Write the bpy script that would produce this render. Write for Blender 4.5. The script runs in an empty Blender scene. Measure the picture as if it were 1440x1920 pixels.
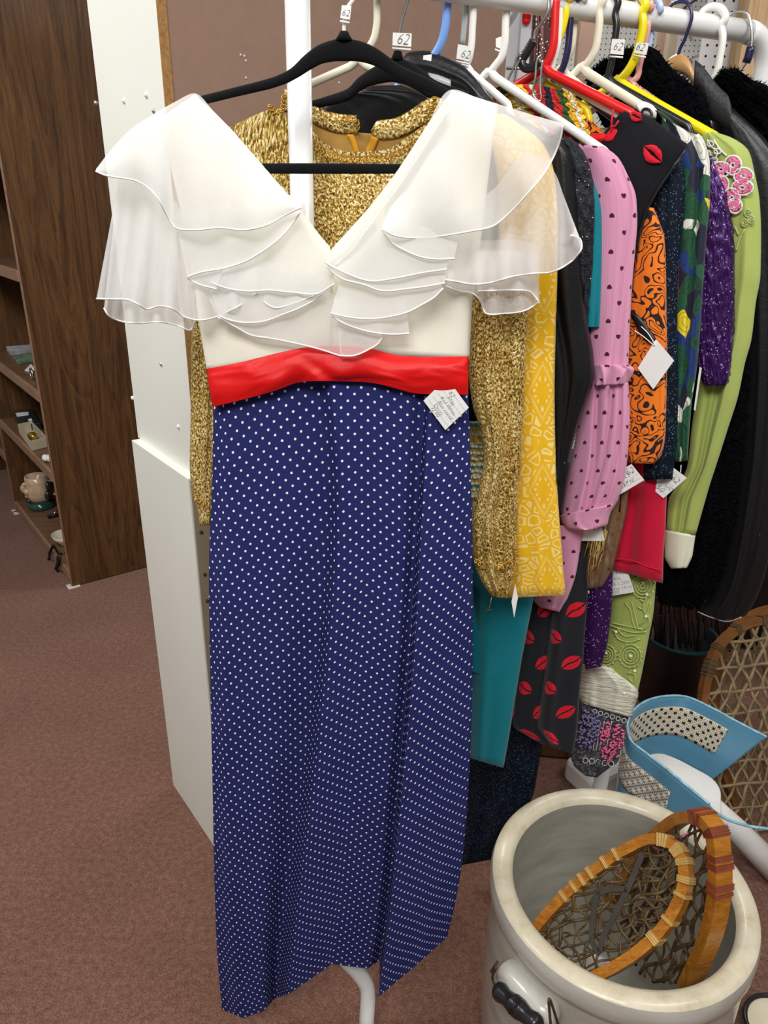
import bpy, math, random
from mathutils import Vector, Matrix
random.seed(7)
SC = bpy.context.scene
COL = SC.collection
V3 = Vector
# ------------------------------------------------------------------ camera
W, H, F = 1440.0, 1920.0, 1350.0
CAMZ = 1.56
CAM = Vector((0, 0, CAMZ))
Uc = -Vector((655 - 720, 4200 - 960, F)).normalized()      # world up in camera axes (right, down, forward)
Yc = (Vector((0, 0, 1)) - Uc * Uc.z).normalized()
Xc = Yc.cross(Uc)

def ray(x, y):
    v = Vector((x - W / 2, y - H / 2, F))
    return Vector((v.dot(Xc), v.dot(Yc), v.dot(Uc)))

def at_Y(x, y, Y):
    d = ray(x, y)
    return CAM + d * (Y / d.y)

def at_z(x, y, z):
    d = ray(x, y)
    return CAM + d * ((z - CAMZ) / d.z)

class Pl:
    """a plane in the room; pt() gives the point of the plane, moved d metres out of it on the viewer's side, seen at (x, y)"""
    def __init__(s, P0, N):
        s.P0 = Vector(P0); s.N = Vector(N).normalized()
        if (CAM - s.P0).dot(s.N) < 0: s.N = -s.N
    def pt(s, x, y, d=0.0):
        r = ray(x, y)
        k = ((s.P0 + s.N * d) - CAM).dot(s.N) / r.dot(s.N)
        return CAM + r * k

def vplane(x, Y, slope, lean=0.0):
    return Pl((x, Y, 1.5), (slope, -1.0, lean))

cam_d = bpy.data.cameras.new('camera')
cam = bpy.data.objects.new('camera', cam_d)
COL.objects.link(cam)
cam_d.sensor_fit = 'VERTICAL'; cam_d.sensor_height = 24.0; cam_d.lens = F / H * 24.0
cam_d.clip_start = 0.02
R = Matrix.Identity(3)
rr = Vector((Xc.x, Yc.x, Uc.x)); dd = Vector((Xc.y, Yc.y, Uc.y)); ff = Vector((Xc.z, Yc.z, Uc.z))
for i in range(3):
    R[i][0] = rr[i]; R[i][1] = -dd[i]; R[i][2] = -ff[i]
cam.matrix_world = Matrix.Translation(CAM) @ R.to_4x4()
SC.camera = cam

# ------------------------------------------------------------------ object helpers
def thing(name, label, cat, group=None):
    o = bpy.data.objects.new(name, None)
    o.empty_display_size = 0.05
    COL.objects.link(o)
    o['label'] = label; o['category'] = cat
    if group: o['group'] = group
    return o

def tag(o, label, cat, group=None):
    o['label'] = label; o['category'] = cat
    if group: o['group'] = group
    return o

def link(name, me, mat, parent=None, label=None, smooth=True):
    o = bpy.data.objects.new(name, me)
    COL.objects.link(o)
    if mat is not None: me.materials.append(mat)
    if smooth:
        me.polygons.foreach_set('use_smooth', [True] * len(me.polygons))
    if parent is not None: o.parent = parent
    if label: o['label'] = label
    return o

def struct(o):
    o['kind'] = 'structure'
    return o

class MB:
    def __init__(s): s.v = []; s.f = []; s.uv = {}
    def add(s, verts, faces, uvs=None):
        b = len(s.v)
        s.v += [Vector(p) for p in verts]
        for f in faces: s.f.append(tuple(i + b for i in f))
        if uvs:
            for i, u in enumerate(uvs): s.uv[b + i] = u
        return s
    def box(s, c, size, rot=None):
        c = Vector(c); hx, hy, hz = [k / 2 for k in size]
        vs = [Vector((x, y, z)) for z in (-hz, hz) for y in (-hy, hy) for x in (-hx, hx)]
        if rot is not None: vs = [rot @ p for p in vs]
        s.add([c + p for p in vs], [(0, 2, 3, 1), (4, 5, 7, 6), (0, 1, 5, 4), (2, 6, 7, 3), (0, 4, 6, 2), (1, 3, 7, 5)])
        return s
    def prism(s, pts, h):
        """pts: closed outline (3-D), h: vector"""
        n = len(pts); h = Vector(h); pts = [Vector(p) for p in pts]
        s.add(pts + [p + h for p in pts], [tuple(range(n))[::-1], tuple(range(n, 2 * n))] + [(i, (i + 1) % n, n + (i + 1) % n, n + i) for i in range(n)])
        return s
    def tube(s, pts, r, seg=10, closed=False, prof=None, up=None, cap=True):
        pts = [Vector(p) for p in pts]; n = len(pts)
        if n < 2: return s
        rs = r if isinstance(r, (list, tuple)) else [r] * n
        T = []
        for i in range(n):
            if closed: t = pts[(i + 1) % n] - pts[i - 1]
            else: t = pts[min(i + 1, n - 1)] - pts[max(i - 1, 0)]
            if t.length < 1e-9: t = Vector((0, 0, 1))
            T.append(t.normalized())
        a = Vector(up) if up is not None else Vector((0, 0, 1))
        if abs(a.dot(T[0])) > .95 and up is None: a = Vector((0, 1, 0.1))
        a = (a - T[0] * a.dot(T[0])).normalized()
        base = len(s.v); k = len(prof) if prof else seg
        for i in range(n):
            if up is not None: a = Vector(up)
            a = a - T[i] * a.dot(T[i])
            a = a.normalized() if a.length > 1e-6 else T[i].orthogonal().normalized()
            b = T[i].cross(a)
            for j in range(k):
                if prof: x, y = prof[j]; s.v.append(pts[i] + (a * x + b * y) * (rs[i] if not isinstance(r, (int, float)) or r != 1 else 1))
                else:
                    w = 2 * math.pi * j / k
                    s.v.append(pts[i] + (a * math.cos(w) + b * math.sin(w)) * rs[i])
        m = n if closed else n - 1
        for i in range(m):
            i2 = (i + 1) % n
            for j in range(k):
                j2 = (j + 1) % k
                s.f.append((base + i * k + j, base + i * k + j2, base + i2 * k + j2, base + i2 * k + j))
        if not closed and cap:
            s.f.append(tuple(base + j for j in range(k))[::-1])
            s.f.append(tuple(base + (n - 1) * k + j for j in range(k)))
        return s
    def lathe(s, prof, c=(0, 0, 0), seg=64, M=None):
        c = Vector(c); n = len(prof); base = len(s.v)
        for (r, z) in prof:
            for j in range(seg):
                w = 2 * math.pi * j / seg
                p = Vector((r * math.cos(w), r * math.sin(w), z))
                if M is not None: p = M @ p
                s.v.append(c + p)
        for i in range(n - 1):
            for j in range(seg):
                j2 = (j + 1) % seg
                s.f.append((base + i * seg + j, base + i * seg + j2, base + (i + 1) * seg + j2, base + (i + 1) * seg + j))
        return s
    def ball(s, c, r, seg=12, rings=8, M=None):
        prof = [(math.sin(math.pi * i / rings), -math.cos(math.pi * i / rings)) for i in range(rings + 1)]
        r = r if isinstance(r, (tuple, list)) else (r, r, r)
        S = Matrix.Diagonal(Vector(r))
        if M is not None: S = M @ S
        return s.lathe([(max(a, 1e-4), b) for a, b in prof], c, seg, S)
    def mesh(s, name):
        me = bpy.data.meshes.new(name)
        me.from_pydata([tuple(p) for p in s.v], [], s.f)
        uvl = me.uv_layers.new(name='UVMap')
        if s.uv:
            for l in me.loops:
                uvl.data[l.index].uv = s.uv.get(l.vertex_index, (0, 0))
        me.update()
        return me
    def build(s, name, mat, parent=None, label=None, smooth=True, bevel=0):
        o = link(name, s.mesh(name), mat, parent, label, smooth)
        if bevel:
            md = o.modifiers.new('bevel', 'BEVEL'); md.width = bevel; md.segments = 2; md.limit_method = 'ANGLE'
        return o

def box(name, c, size, mat, parent=None, rot=None, bevel=0.0, label=None):
    return MB().box(c, size, rot).build(name, mat, parent, label, smooth=False, bevel=bevel)

def rotz(a): return Matrix.Rotation(a, 3, 'Z')

# Hermite interpolation through rows of vectors
def lerp(a, b, t): return [p + (q - p) * t for p, q in zip(a, b)]

def hermite(P, ts, t, cr=False):
    n = len(P)
    if n == 1: return list(P[0])
    if t <= ts[0]: return list(P[0])
    if t >= ts[-1]: return list(P[-1])
    i = 0
    while ts[i + 1] < t: i += 1
    h = ts[i + 1] - ts[i]
    u = (t - ts[i]) / h
    def tan(j, q):
        if j == 0: return (P[1][q] - P[0][q]) / (ts[1] - ts[0])
        if j == n - 1: return (P[-1][q] - P[-2][q]) / (ts[-1] - ts[-2])
        a = (P[j][q] - P[j - 1][q]) / (ts[j] - ts[j - 1]); b = (P[j + 1][q] - P[j][q]) / (ts[j + 1] - ts[j])
        if cr:
            h0, h1 = ts[j] - ts[j - 1], ts[j + 1] - ts[j]
            return (a * h1 + b * h0) / (h0 + h1)
        if a * b <= 0: return 0.5 * (a + b) * 0.5
        return 2 * a * b / (a + b) if abs(a + b) > 1e-9 else 0
    u2, u3 = u * u, u * u * u
    out = []
    for q in range(len(P[0])):
        out.append((2 * u3 - 3 * u2 + 1) * P[i][q] + (u3 - 2 * u2 + u) * h * tan(i, q) + (-2 * u3 + 3 * u2) * P[i + 1][q] + (u3 - u2) * h * tan(i + 1, q))
    return out

def chord(P):
    ts = [0.0]
    for a, b in zip(P, P[1:]):
        m = len(a)
        ts.append(ts[-1] + max(1e-6, math.sqrt(sum((p - q) ** 2 for p, q in zip(a, b)) / m)))
    return ts

def smooth(P, n):
    """resample a polyline of any dimension to n+1 points along a smooth curve"""
    P = [list(p) for p in P]
    ts = chord(P)
    return [hermite(P, ts, ts[-1] * i / n, True) for i in range(n + 1)]

def poly(P, n, closed=False):
    """resample without smoothing, even spacing"""
    P = [list(p) for p in P]
    if closed: P = P + [P[0]]
    ts = chord(P); out = []
    for i in range(n + (0 if closed else 1)):
        t = ts[-1] * i / n; k = 0
        while k < len(ts) - 2 and ts[k + 1] < t: k += 1
        out.append(lerp(P[k], P[k + 1], (t - ts[k]) / (ts[k + 1] - ts[k])))
    return out

def shell(name, rows, pl, mat, parent=None, th=.012, folds=(), wr=None, nr=36, nc=28, power=.5, backth=None, cap=True, lin=False, label=None, fuzz=0, hold=0.0, straight=False):
    """A closed, filled cloth body. rows: outline rows of picture points (x, y[, d]) or (xl, yl, xr, yr); laid on the plane pl, given a front and a back."""
    R_ = []
    for r in rows:
        if not isinstance(r[0], (tuple, list)): r = [(r[0], r[1]), (r[2], r[3])]
        R_.append([(p[0], p[1], (p[2] if len(p) > 2 else 0.0)) for p in r])
    k = len(R_[0])
    flat = [[c for p in r for c in (p[0], p[1], p[2] * 1000)] for r in R_]
    ts = chord(flat)
    ts[-1] += 0
    if backth is None: backth = th
    rnd = random.Random(hash(name) % 1000 if False else sum(map(ord, name)) + (wr[2] if wr else 0))
    extra = []
    if wr:
        n_, amp, seed = wr
        rnd = random.Random(seed)
        for q in range(n_):
            extra.append((rnd.uniform(.08, .92), rnd.uniform(.03, .09), amp * rnd.uniform(-1, 1), rnd.uniform(-.18, .18), rnd.uniform(0, .5)))
    fl = list(folds) + extra
    front, back = [], []
    ks = [i / (k - 1) for i in range(k)]
    for i in range(nr + 1):
        t = ts[-1] * i / nr
        v = i / nr
        row = poly_row(flat, ts, t) if straight else hermite(flat, ts, t)
        pts = [row[q * 3:q * 3 + 3] for q in range(k)]
        fr, bk = [], []
        for j in range(nc + 1):
            s = j / nc
            if k == 2 or lin:
                q = min(int(s * (k - 1)), k - 2); u = s * (k - 1) - q
                x, y = pts[q][0] + (pts[q + 1][0] - pts[q][0]) * u, pts[q][1] + (pts[q + 1][1] - pts[q][1]) * u
                uu = (1 - math.cos(math.pi * u)) / 2
                d = (pts[q][2] + (pts[q + 1][2] - pts[q][2]) * uu) / 1000
            else:
                x, y, d = hermite(pts, ks, s); d /= 1000
            e = max(0.0, 1 - (2 * s - 1) ** 2) ** power
            fo = 0.0
            for (s0, wd, amp, dr, a0) in fl:
                fo += amp * (a0 + (1 - a0) * v) * math.exp(-((s - s0 - dr * (v - .3)) / wd) ** 2)
            fo *= min(1.0, e * 1.6)
            fz = rnd.uniform(-fuzz, fuzz) if fuzz else 0
            fr.append(pl.pt(x + fz * 300, y + fz * 300, d + e * th + fo + fz))
            bk.append(pl.pt(x, y, d - e * backth + fo * .3) if 0 < j < nc else None)
        front.append(fr); back.append(bk)
    m = MB(); idx = {}
    mid = nc // 2
    vlen = 0.0
    for i in range(nr + 1):
        fr = front[i]
        arc = [0.0]
        for j in range(nc): arc.append(arc[-1] + (fr[j + 1] - fr[j]).length)
        if i: vlen += (fr[mid] - front[i - 1][mid]).length
        for j in range(nc + 1):
            idx[(0, i, j)] = len(m.v); m.uv[len(m.v)] = (arc[j] - arc[mid], -vlen); m.v.append(fr[j])
        for j in range(1, nc):
            idx[(1, i, j)] = len(m.v); m.uv[len(m.v)] = (arc[j] - arc[mid] + 3.0, -vlen); m.v.append(back[i][j])
        idx[(1, i, 0)] = idx[(0, i, 0)]; idx[(1, i, nc)] = idx[(0, i, nc)]
    for i in range(nr):
        for j in range(nc):
            m.f.append((idx[(0, i, j)], idx[(0, i + 1, j)], idx[(0, i + 1, j + 1)], idx[(0, i, j + 1)]))
            m.f.append((idx[(1, i, j)], idx[(1, i, j + 1)], idx[(1, i + 1, j + 1)], idx[(1, i + 1, j)]))
    for i in ((0, nr) if cap is True else (() if not cap else (0,))):
        for j in range(nc):
            q = [idx[(0, i, j)], idx[(0, i, j + 1)], idx[(1, i, j + 1)], idx[(1, i, j)]]
            q2 = []
            for a in q:
                if a not in q2: q2.append(a)
            if len(q2) > 2: m.f.append(tuple(q2 if i == 0 else q2[::-1]))
    o = m.build(name, mat, parent, label)
    o_front[o.name] = front
    return o
o_front = {}
def poly_row(P, ts, t):
    k = 0
    while k < len(ts) - 2 and ts[k + 1] < t: k += 1
    return lerp(P[k], P[k + 1], max(0, min(1, (t - ts[k]) / (ts[k + 1] - ts[k]))))

def sheet(name, top, hem, pl, mat, hem_mat, parent, d0, d1, waves=(), nr=14, nc=60, r=.00105, seed=0, straight=False, bulge=0.0):
    """one layer of thin ruffle cloth between a top line and a wavy hem, with its rolled hem as a cord"""
    f = poly if straight else smooth
    A, B = f(top, nc), f(hem, nc)
    g = []
    for i in range(nr + 1):
        w = i / nr; row = []
        for j in range(nc + 1):
            s = j / nc
            x, y = A[j][0] + (B[j][0] - A[j][0]) * w, A[j][1] + (B[j][1] - A[j][1]) * w
            d = d0 + (d1 - d0) * w + bulge * math.sin(math.pi * w)
            for (k, amp, ph) in waves: d += amp * w * math.sin(2 * math.pi * k * s + ph)
            row.append(pl.pt(x, y, d))
        g.append(row)
    m = MB()
    for i in range(nr + 1):
        for j in range(nc + 1): m.uv[len(m.v)] = (j / nc, i / nr); m.v.append(g[i][j])
    n = nc + 1
    for i in range(nr):
        for j in range(nc): m.f.append((i * n + j, (i + 1) * n + j, (i + 1) * n + j + 1, i * n + j + 1))
    o = m.build(name, mat, parent)
    MB().tube(g[-1], r, 6).build('rolled_hem', hem_mat, o)
    return o

def loop(P, n):
    P = [list(p) for p in P]
    Q = P[-2:] + P + P[:3]
    ts = chord(Q); a, b = ts[2], ts[2 + len(P)]
    return [hermite(Q, ts, a + (b - a) * i / n, True) for i in range(n)]

def text_mesh(body, size):
    cu = bpy.data.curves.new('writing', 'FONT')
    cu.body = body; cu.size = size; cu.shear = 0.25; cu.align_x = 'CENTER'; cu.align_y = 'CENTER'; cu.resolution_u = 2
    cu.offset = -size * .022
    ob = bpy.data.objects.new('writing', cu)
    COL.objects.link(ob)
    dg = bpy.context.evaluated_depsgraph_get()
    me = bpy.data.meshes.new_from_object(ob.evaluated_get(dg))
    bpy.data.objects.remove(ob); bpy.data.curves.remove(cu)
    me.materials.clear()
    return me
# ------------------------------------------------------------------ materials (all node-based)
class NT:
    def __init__(s, name):
        s.m = bpy.data.materials.new(name); s.m.use_nodes = True
        s.t = s.m.node_tree; s.t.nodes.clear()
        s.out = s.t.nodes.new('ShaderNodeOutputMaterial')
        s._uv = None; s._ob = None
    def n(s, ty, **k):
        nd = s.t.nodes.new(ty)
        for a, b in k.items(): setattr(nd, a, b)
        return nd
    def put(s, sock, v):
        if isinstance(v, bpy.types.NodeSocket): s.t.links.new(v, sock)
        elif v is not None:
            if hasattr(sock, 'default_value'):
                try: sock.default_value = v
                except Exception:
                    sock.default_value = tuple(v) + (1.0,)
    def math(s, op, a, b=None, c=None):
        nd = s.n('ShaderNodeMath', operation=op)
        for i, v in enumerate((a, b, c)):
            if v is not None: s.put(nd.inputs[i], v)
        return nd.outputs[0]
    def uvxy(s):
        if s._uv is None:
            u = s.n('ShaderNodeUVMap'); x = s.n('ShaderNodeSeparateXYZ')
            s.t.links.new(u.outputs[0], x.inputs[0]); s._uv = (x.outputs[0], x.outputs[1], u.outputs[0])
        return s._uv
    def obj(s):
        if s._ob is None:
            u = s.n('ShaderNodeTexCoord'); x = s.n('ShaderNodeSeparateXYZ')
            s.t.links.new(u.outputs['Object'], x.inputs[0]); s._ob = (x.outputs[0], x.outputs[1], x.outputs[2], u.outputs['Object'])
        return s._ob
    def scaled(s, vec, sc):
        nd = s.n('ShaderNodeMapping'); s.put(nd.inputs['Vector'], vec)
        nd.inputs['Scale'].default_value = sc if isinstance(sc, (tuple, list)) else (sc, sc, sc)
        return nd.outputs[0]
    def noise(s, vec, scale, detail=3.0, rough=.5, dist=0.0):
        nd = s.n('ShaderNodeTexNoise'); s.put(nd.inputs['Vector'], vec)
        nd.inputs['Scale'].default_value = scale; nd.inputs['Detail'].default_value = detail
        nd.inputs['Roughness'].default_value = rough; nd.inputs['Distortion'].default_value = dist
        return nd.outputs[0], nd.outputs[1]
    def vor(s, vec, scale, feature='F1', rand=1.0):
        nd = s.n('ShaderNodeTexVoronoi', feature=feature); s.put(nd.inputs['Vector'], vec)
        nd.inputs['Scale'].default_value = scale; nd.inputs['Randomness'].default_value = rand
        return nd
    def ramp(s, fac, stops, const=False):
        nd = s.n('ShaderNodeValToRGB'); s.put(nd.inputs[0], fac)
        cr = nd.color_ramp
        if const: cr.interpolation = 'CONSTANT'
        while len(cr.elements) < len(stops): cr.elements.new(.5)
        for e, (p, c) in zip(cr.elements, stops): e.position = p; e.color = tuple(c) + (1.0,)
        return nd.outputs[0]
    def mix(s, f, a, b):
        nd = s.n('ShaderNodeMix', data_type='RGBA')
        s.put(nd.inputs['Factor'], f)
        for sk, v in ((nd.inputs[6], a), (nd.inputs[7], b)):
            if isinstance(v, bpy.types.NodeSocket): s.t.links.new(v, sk)
            else: sk.default_value = tuple(v) + (1.0,)
        return nd.outputs[2]
    def bump(s, h, strength=.3, dist=.002):
        nd = s.n('ShaderNodeBump'); s.put(nd.inputs['Height'], h)
        nd.inputs['Strength'].default_value = strength; nd.inputs['Distance'].default_value = dist
        return nd.outputs[0]
    def bsdf(s, col, rough=.7, metal=0.0, bump=None, spec=.3, sheen=0.0, coat=0.0, subs=0.0):
        b = s.n('ShaderNodeBsdfPrincipled')
        if isinstance(col, bpy.types.NodeSocket): s.t.links.new(col, b.inputs['Base Color'])
        else: b.inputs['Base Color'].default_value = tuple(col) + (1.0,)
        s.put(b.inputs['Roughness'], rough); s.put(b.inputs['Metallic'], metal)
        b.inputs['Specular IOR Level'].default_value = spec
        b.inputs['Sheen Weight'].default_value = sheen
        b.inputs['Coat Weight'].default_value = coat
        if bump is not None: s.t.links.new(bump, b.inputs['Normal'])
        s.t.links.new(b.outputs[0], s.out.inputs[0])
        return b
    # staggered lattice of a shape; fn(x, y) -> 0/1 socket
    def lattice(s, ax, ay, fn, stagger=True, ux=None, vy=None):
        u, v, _ = s.uvxy()
        u = ux if ux is not None else u; v = vy if vy is not None else v
        res = None
        for off in ((0, .5) if stagger else (0,)):
            x = s.math('MULTIPLY', s.math('SUBTRACT', s.math('FRACT', s.math('ADD', s.math('DIVIDE', u, ax), off + 100)), .5), ax)
            y = s.math('MULTIPLY', s.math('SUBTRACT', s.math('FRACT', s.math('ADD', s.math('DIVIDE', v, ay), off + 100)), .5), ay)
            r = fn(x, y, off)
            res = r if res is None else s.math('MAXIMUM', res, r)
        return res

def srgb(r, g, b):
    f = lambda c: (c / 255 / 12.92) if c / 255 <= .04045 else ((c / 255 + .055) / 1.055) ** 2.4
    return (f(r), f(g), f(b))

def plain(name, col, rough=.5, metal=0.0, spec=.4, var=.06, scale=30, bump=0.0, bscale=200, coat=0.0, sheen=0.0, bdist=.001):
    t = NT(name); ob = t.obj()[3]
    f, _ = t.noise(ob, scale, 3)
    c = t.mix(f, tuple(max(0, k * (1 - var * 2)) for k in col), tuple(min(1, k * (1 + var * 2)) for k in col))
    bp = None
    if bump:
        h, _ = t.noise(ob, bscale, 3); bp = t.bump(h, bump, bdist)
    t.bsdf(c, rough, metal, bp, spec, sheen, coat)
    return t.m

def cloth(name, col, var=.05, bump=.25, rough=.85, sheen=.15, ribs=0):
    t = NT(name); u, v, uv = t.uvxy()
    f, _ = t.noise(uv, 25, 3)
    c = t.mix(f, tuple(k * (1 - var * 2) for k in col), tuple(min(1, k * (1 + var * 2)) for k in col))
    h, _ = t.noise(uv, 900, 2)
    if ribs:
        w = t.math('SINE', t.math('MULTIPLY', u, 2 * math.pi / ribs)); h = t.math('ADD', h, w)
    t.bsdf(c, rough, 0, t.bump(h, bump, .0008), .2, sheen)
    return t.m

M = {}
# organza and dress
def organza(name, col, cover):
    t = NT(name)
    d = t.n('ShaderNodeBsdfDiffuse'); tl = t.n('ShaderNodeBsdfTranslucent'); tr = t.n('ShaderNodeBsdfTransparent')
    d.inputs[0].default_value = tuple(col) + (1,); tl.inputs[0].default_value = tuple(col) + (1,)
    lw = t.n('ShaderNodeLayerWeight'); lw.inputs[0].default_value = .25
    uv = t.uvxy()[2]
    h, _ = t.noise(uv, 5, 2)
    cov = t.math('ADD', cover, t.math('MULTIPLY', lw.outputs[1], .35))
    cov = t.math('ADD', cov, t.math('MULTIPLY', t.math('SUBTRACT', h, .5), .1))
    cov = t.math('MINIMUM', cov, .97)
    a = t.n('ShaderNodeMixShader'); a.inputs[0].default_value = .45
    t.t.links.new(d.outputs[0], a.inputs[1]); t.t.links.new(tl.outputs[0], a.inputs[2])
    b = t.n('ShaderNodeMixShader'); t.t.links.new(cov, b.inputs[0])
    t.t.links.new(tr.outputs[0], b.inputs[1]); t.t.links.new(a.outputs[0], b.inputs[2])
    t.t.links.new(b.outputs[0], t.out.inputs[0])
    return t.m
M['organza'] = organza('white organza', (.96, .96, .945), .58)
M['hem'] = plain('white rolled hem', (.88, .87, .83), .7, var=.03)
M['cream'] = cloth('cream lining', (.88, .85, .71), .03, .1, .6)
def _satin():
    t = NT('red satin'); uv = t.uvxy()[2]
    h, _ = t.noise(t.scaled(uv, (9, 22, 1)), 1.0, 2, .4, .6)
    h2, _ = t.noise(uv, 1500, 1)
    t.bsdf((.66, .006, .006), .34, 0, t.bump(t.math('ADD', t.math('MULTIPLY', h, 6), t.math('MULTIPLY', h2, .1)), .7, .004), .3, 0)
    return t.m
M['satin'] = _satin()
def _polka():
    t = NT('navy polka dot'); uv = t.uvxy()[2]
    dot = t.lattice(.0176, .0176, lambda x, y, o: t.math('LESS_THAN', t.math('ADD', t.math('MULTIPLY', x, x), t.math('MULTIPLY', y, y)), .00168 ** 2))
    f, _ = t.noise(uv, 12, 3)
    base = t.mix(f, (.017, .021, .105), (.026, .032, .14))
    c = t.mix(dot, base, (.85, .85, .95))
    h, _ = t.noise(uv, 1200, 2)
    t.bsdf(c, .85, 0, t.bump(h, .25, .0006), .08, 0)
    return t.m
M['polka'] = _polka()
M['velvet'] = plain('black velvet flock', (.006, .006, .007), .9, spec=.1, bump=.4, bscale=900, sheen=.03)
def _gold(name, lo, hi, sc):
    t = NT(name); uv = t.uvxy()[2]
    v = t.vor(t.scaled(uv, (1, .9, 1)), sc)
    n1, _ = t.noise(t.scaled(uv, (1, .85, 1)), sc * .95, 2, .6, .7)
    n2, _ = t.noise(uv, 18, 3)
    k = t.math('ADD', t.math('MULTIPLY', n1, .85), t.math('MULTIPLY', n2, .18))
    c = t.ramp(k, [(.37, (.06, .028, .003)), (.47, lo), (.55, hi), (.62, (1.0, .88, .52))])  # ramp paints the glints of the lame into the base colour
    t.bsdf(c, .42, .35, t.bump(n1, .7, .002), .5)
    return t.m
M['gold'] = _gold('gold lame knit', (.30, .17, .022), (.66, .44, .10), 330)
M['gold_braid'] = plain('gold braid', (.40, .22, .03), .35, .7, var=.3, scale=300)
M['gold_lining'] = plain('tan lining', (.50, .28, .06), .7, var=.1)
M['zip_tape'] = plain('amber zip tape', (.72, .33, .01), .7, var=.08)
M['leather'] = plain('black leather', (.007, .007, .008), .38, spec=.35, bump=.3, bscale=120, bdist=.002)
M['leather_lit'] = plain('grey-lit black leather', (.011, .011, .012), .5, spec=.35, bump=.5, bscale=160, bdist=.002)  # paler copy of the coat leather, light on the collar put into colour
M['fur'] = plain('black fur', (.003, .003, .004), 1.0, spec=.03, bump=.9, bscale=150, bdist=.01, sheen=0)
def _bandana():
    t = NT('yellow bandana print'); u, v, uv = t.uvxy()
    nz, nc = t.noise(uv, 45, 2)
    aw, ah = .074, .150
    def diam(x, y, o):
        return t.math('ADD', t.math('DIVIDE', t.math('ABSOLUTE', x), aw / 2), t.math('DIVIDE', t.math('ABSOLUTE', y), ah / 2))
    def fn(x, y, o):
        d = diam(x, y, o)
        d2 = t.math('ADD', d, t.math('MULTIPLY', t.math('SUBTRACT', nz, .5), .12))
        def band(a, b, dd): return t.math('MULTIPLY', t.math('GREATER_THAN', dd, a), t.math('LESS_THAN', dd, b))
        r = band(.50, .53, d)
        r = t.math('MAXIMUM', r, band(.57, .585, d))
        # ring of small drops
        an = t.math('ARCTAN2', y, t.math('MULTIPLY', x, 1.4))
        drops = t.math('MULTIPLY', t.math('GREATER_THAN', t.math('SINE', t.math('MULTIPLY', an, 11)), .35), band(.30, .40, d2))
        r = t.math('MAXIMUM', r, drops)
        return r
    us = t.math('ADD', u, .014)
    a = t.lattice(aw, ah, fn, stagger=False, ux=us)
    # flowers and paisley scroll in the corners between the diamonds
    def fn2(x, y, o):
        d = diam(x, y, o)
        vo = t.vor(uv, 62, 'DISTANCE_TO_EDGE')
        sc = t.math('MULTIPLY', t.math('GREATER_THAN', vo.outputs[0], .10), t.math('LESS_THAN', vo.outputs[0], .22))
        
        return t.math('MULTIPLY', sc, t.math('GREATER_THAN', d, .70))
    b = t.lattice(aw, ah, fn2, stagger=False, ux=us)
    k = t.math('MAXIMUM', a, b)
    f, _ = t.noise(uv, 30, 2)
    base = t.mix(f, (.74, .40, .006), (.82, .48, .012))
    c = t.mix(t.math('MULTIPLY', k, .75), base, (.86, .72, .32))
    h, _ = t.noise(uv, 900, 2)
    t.bsdf(c, .85, 0, t.bump(h, .25, .0006), .2, .15)
    return t.m
M['bandana'] = _bandana()
def _beaded():
    t = NT('black lace with beads'); uv = t.uvxy()[2]
    v = t.vor(uv, 130); n1, _ = t.noise(uv, 90, 3, .6, 1.0)
    k = t.math('LESS_THAN', v.outputs[0], .16)
    sp, _ = t.noise(uv, 60, 1)
    k = t.math('MULTIPLY', k, t.math('GREATER_THAN', sp, .56))
    c = t.mix(k, t.ramp(n1, [(.3, (.003, .004, .006)), (.7, (.02, .023, .03))]), (.06, .065, .08))
    t.bsdf(c, .55, 0, t.bump(n1, .9, .005), .25)
    return t.m
M['beaded'] = _beaded()
M['teal'] = cloth('teal jersey', (.0, .17, .21), .04, .15)
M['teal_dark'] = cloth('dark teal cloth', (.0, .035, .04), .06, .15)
def heartfn(t, w, phase=0):
    def fn(x, y, o):
        sg = 1 if o == 0 else -1
        X = t.math('DIVIDE', x, w); Y = t.math('DIVIDE', y, w * sg)
        x2 = t.math('MULTIPLY', X, X); y2 = t.math('MULTIPLY', Y, Y)
        a = t.math('SUBTRACT', t.math('ADD', x2, y2), 1)
        a3 = t.math('MULTIPLY', t.math('MULTIPLY', a, a), a)
        return t.math('LESS_THAN', t.math('SUBTRACT', a3, t.math('MULTIPLY', x2, t.math('MULTIPLY', y2, Y))), 0)
    return fn
def _hearts():
    t = NT('pink crepe with hearts'); u, v, uv = t.uvxy()
    k = t.lattice(.034, .046, heartfn(t, .0030))
    f, _ = t.noise(t.scaled(uv, (40, 3, 1)), 1, 3)
    base = t.mix(f, (.55, .23, .36), (.66, .30, .44))
    c = t.mix(k, base, (.06, .008, .018))
    rb = t.math('SINE', t.math('MULTIPLY', u, 2 * math.pi / .0035))
    t.bsdf(c, .85, 0, t.bump(rb, .12, .0008), .2, .2)
    return t.m
M['hearts'] = _hearts()
M['pink'] = cloth('pink crepe', (.60, .26, .39), .05, .3, ribs=.003)
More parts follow.
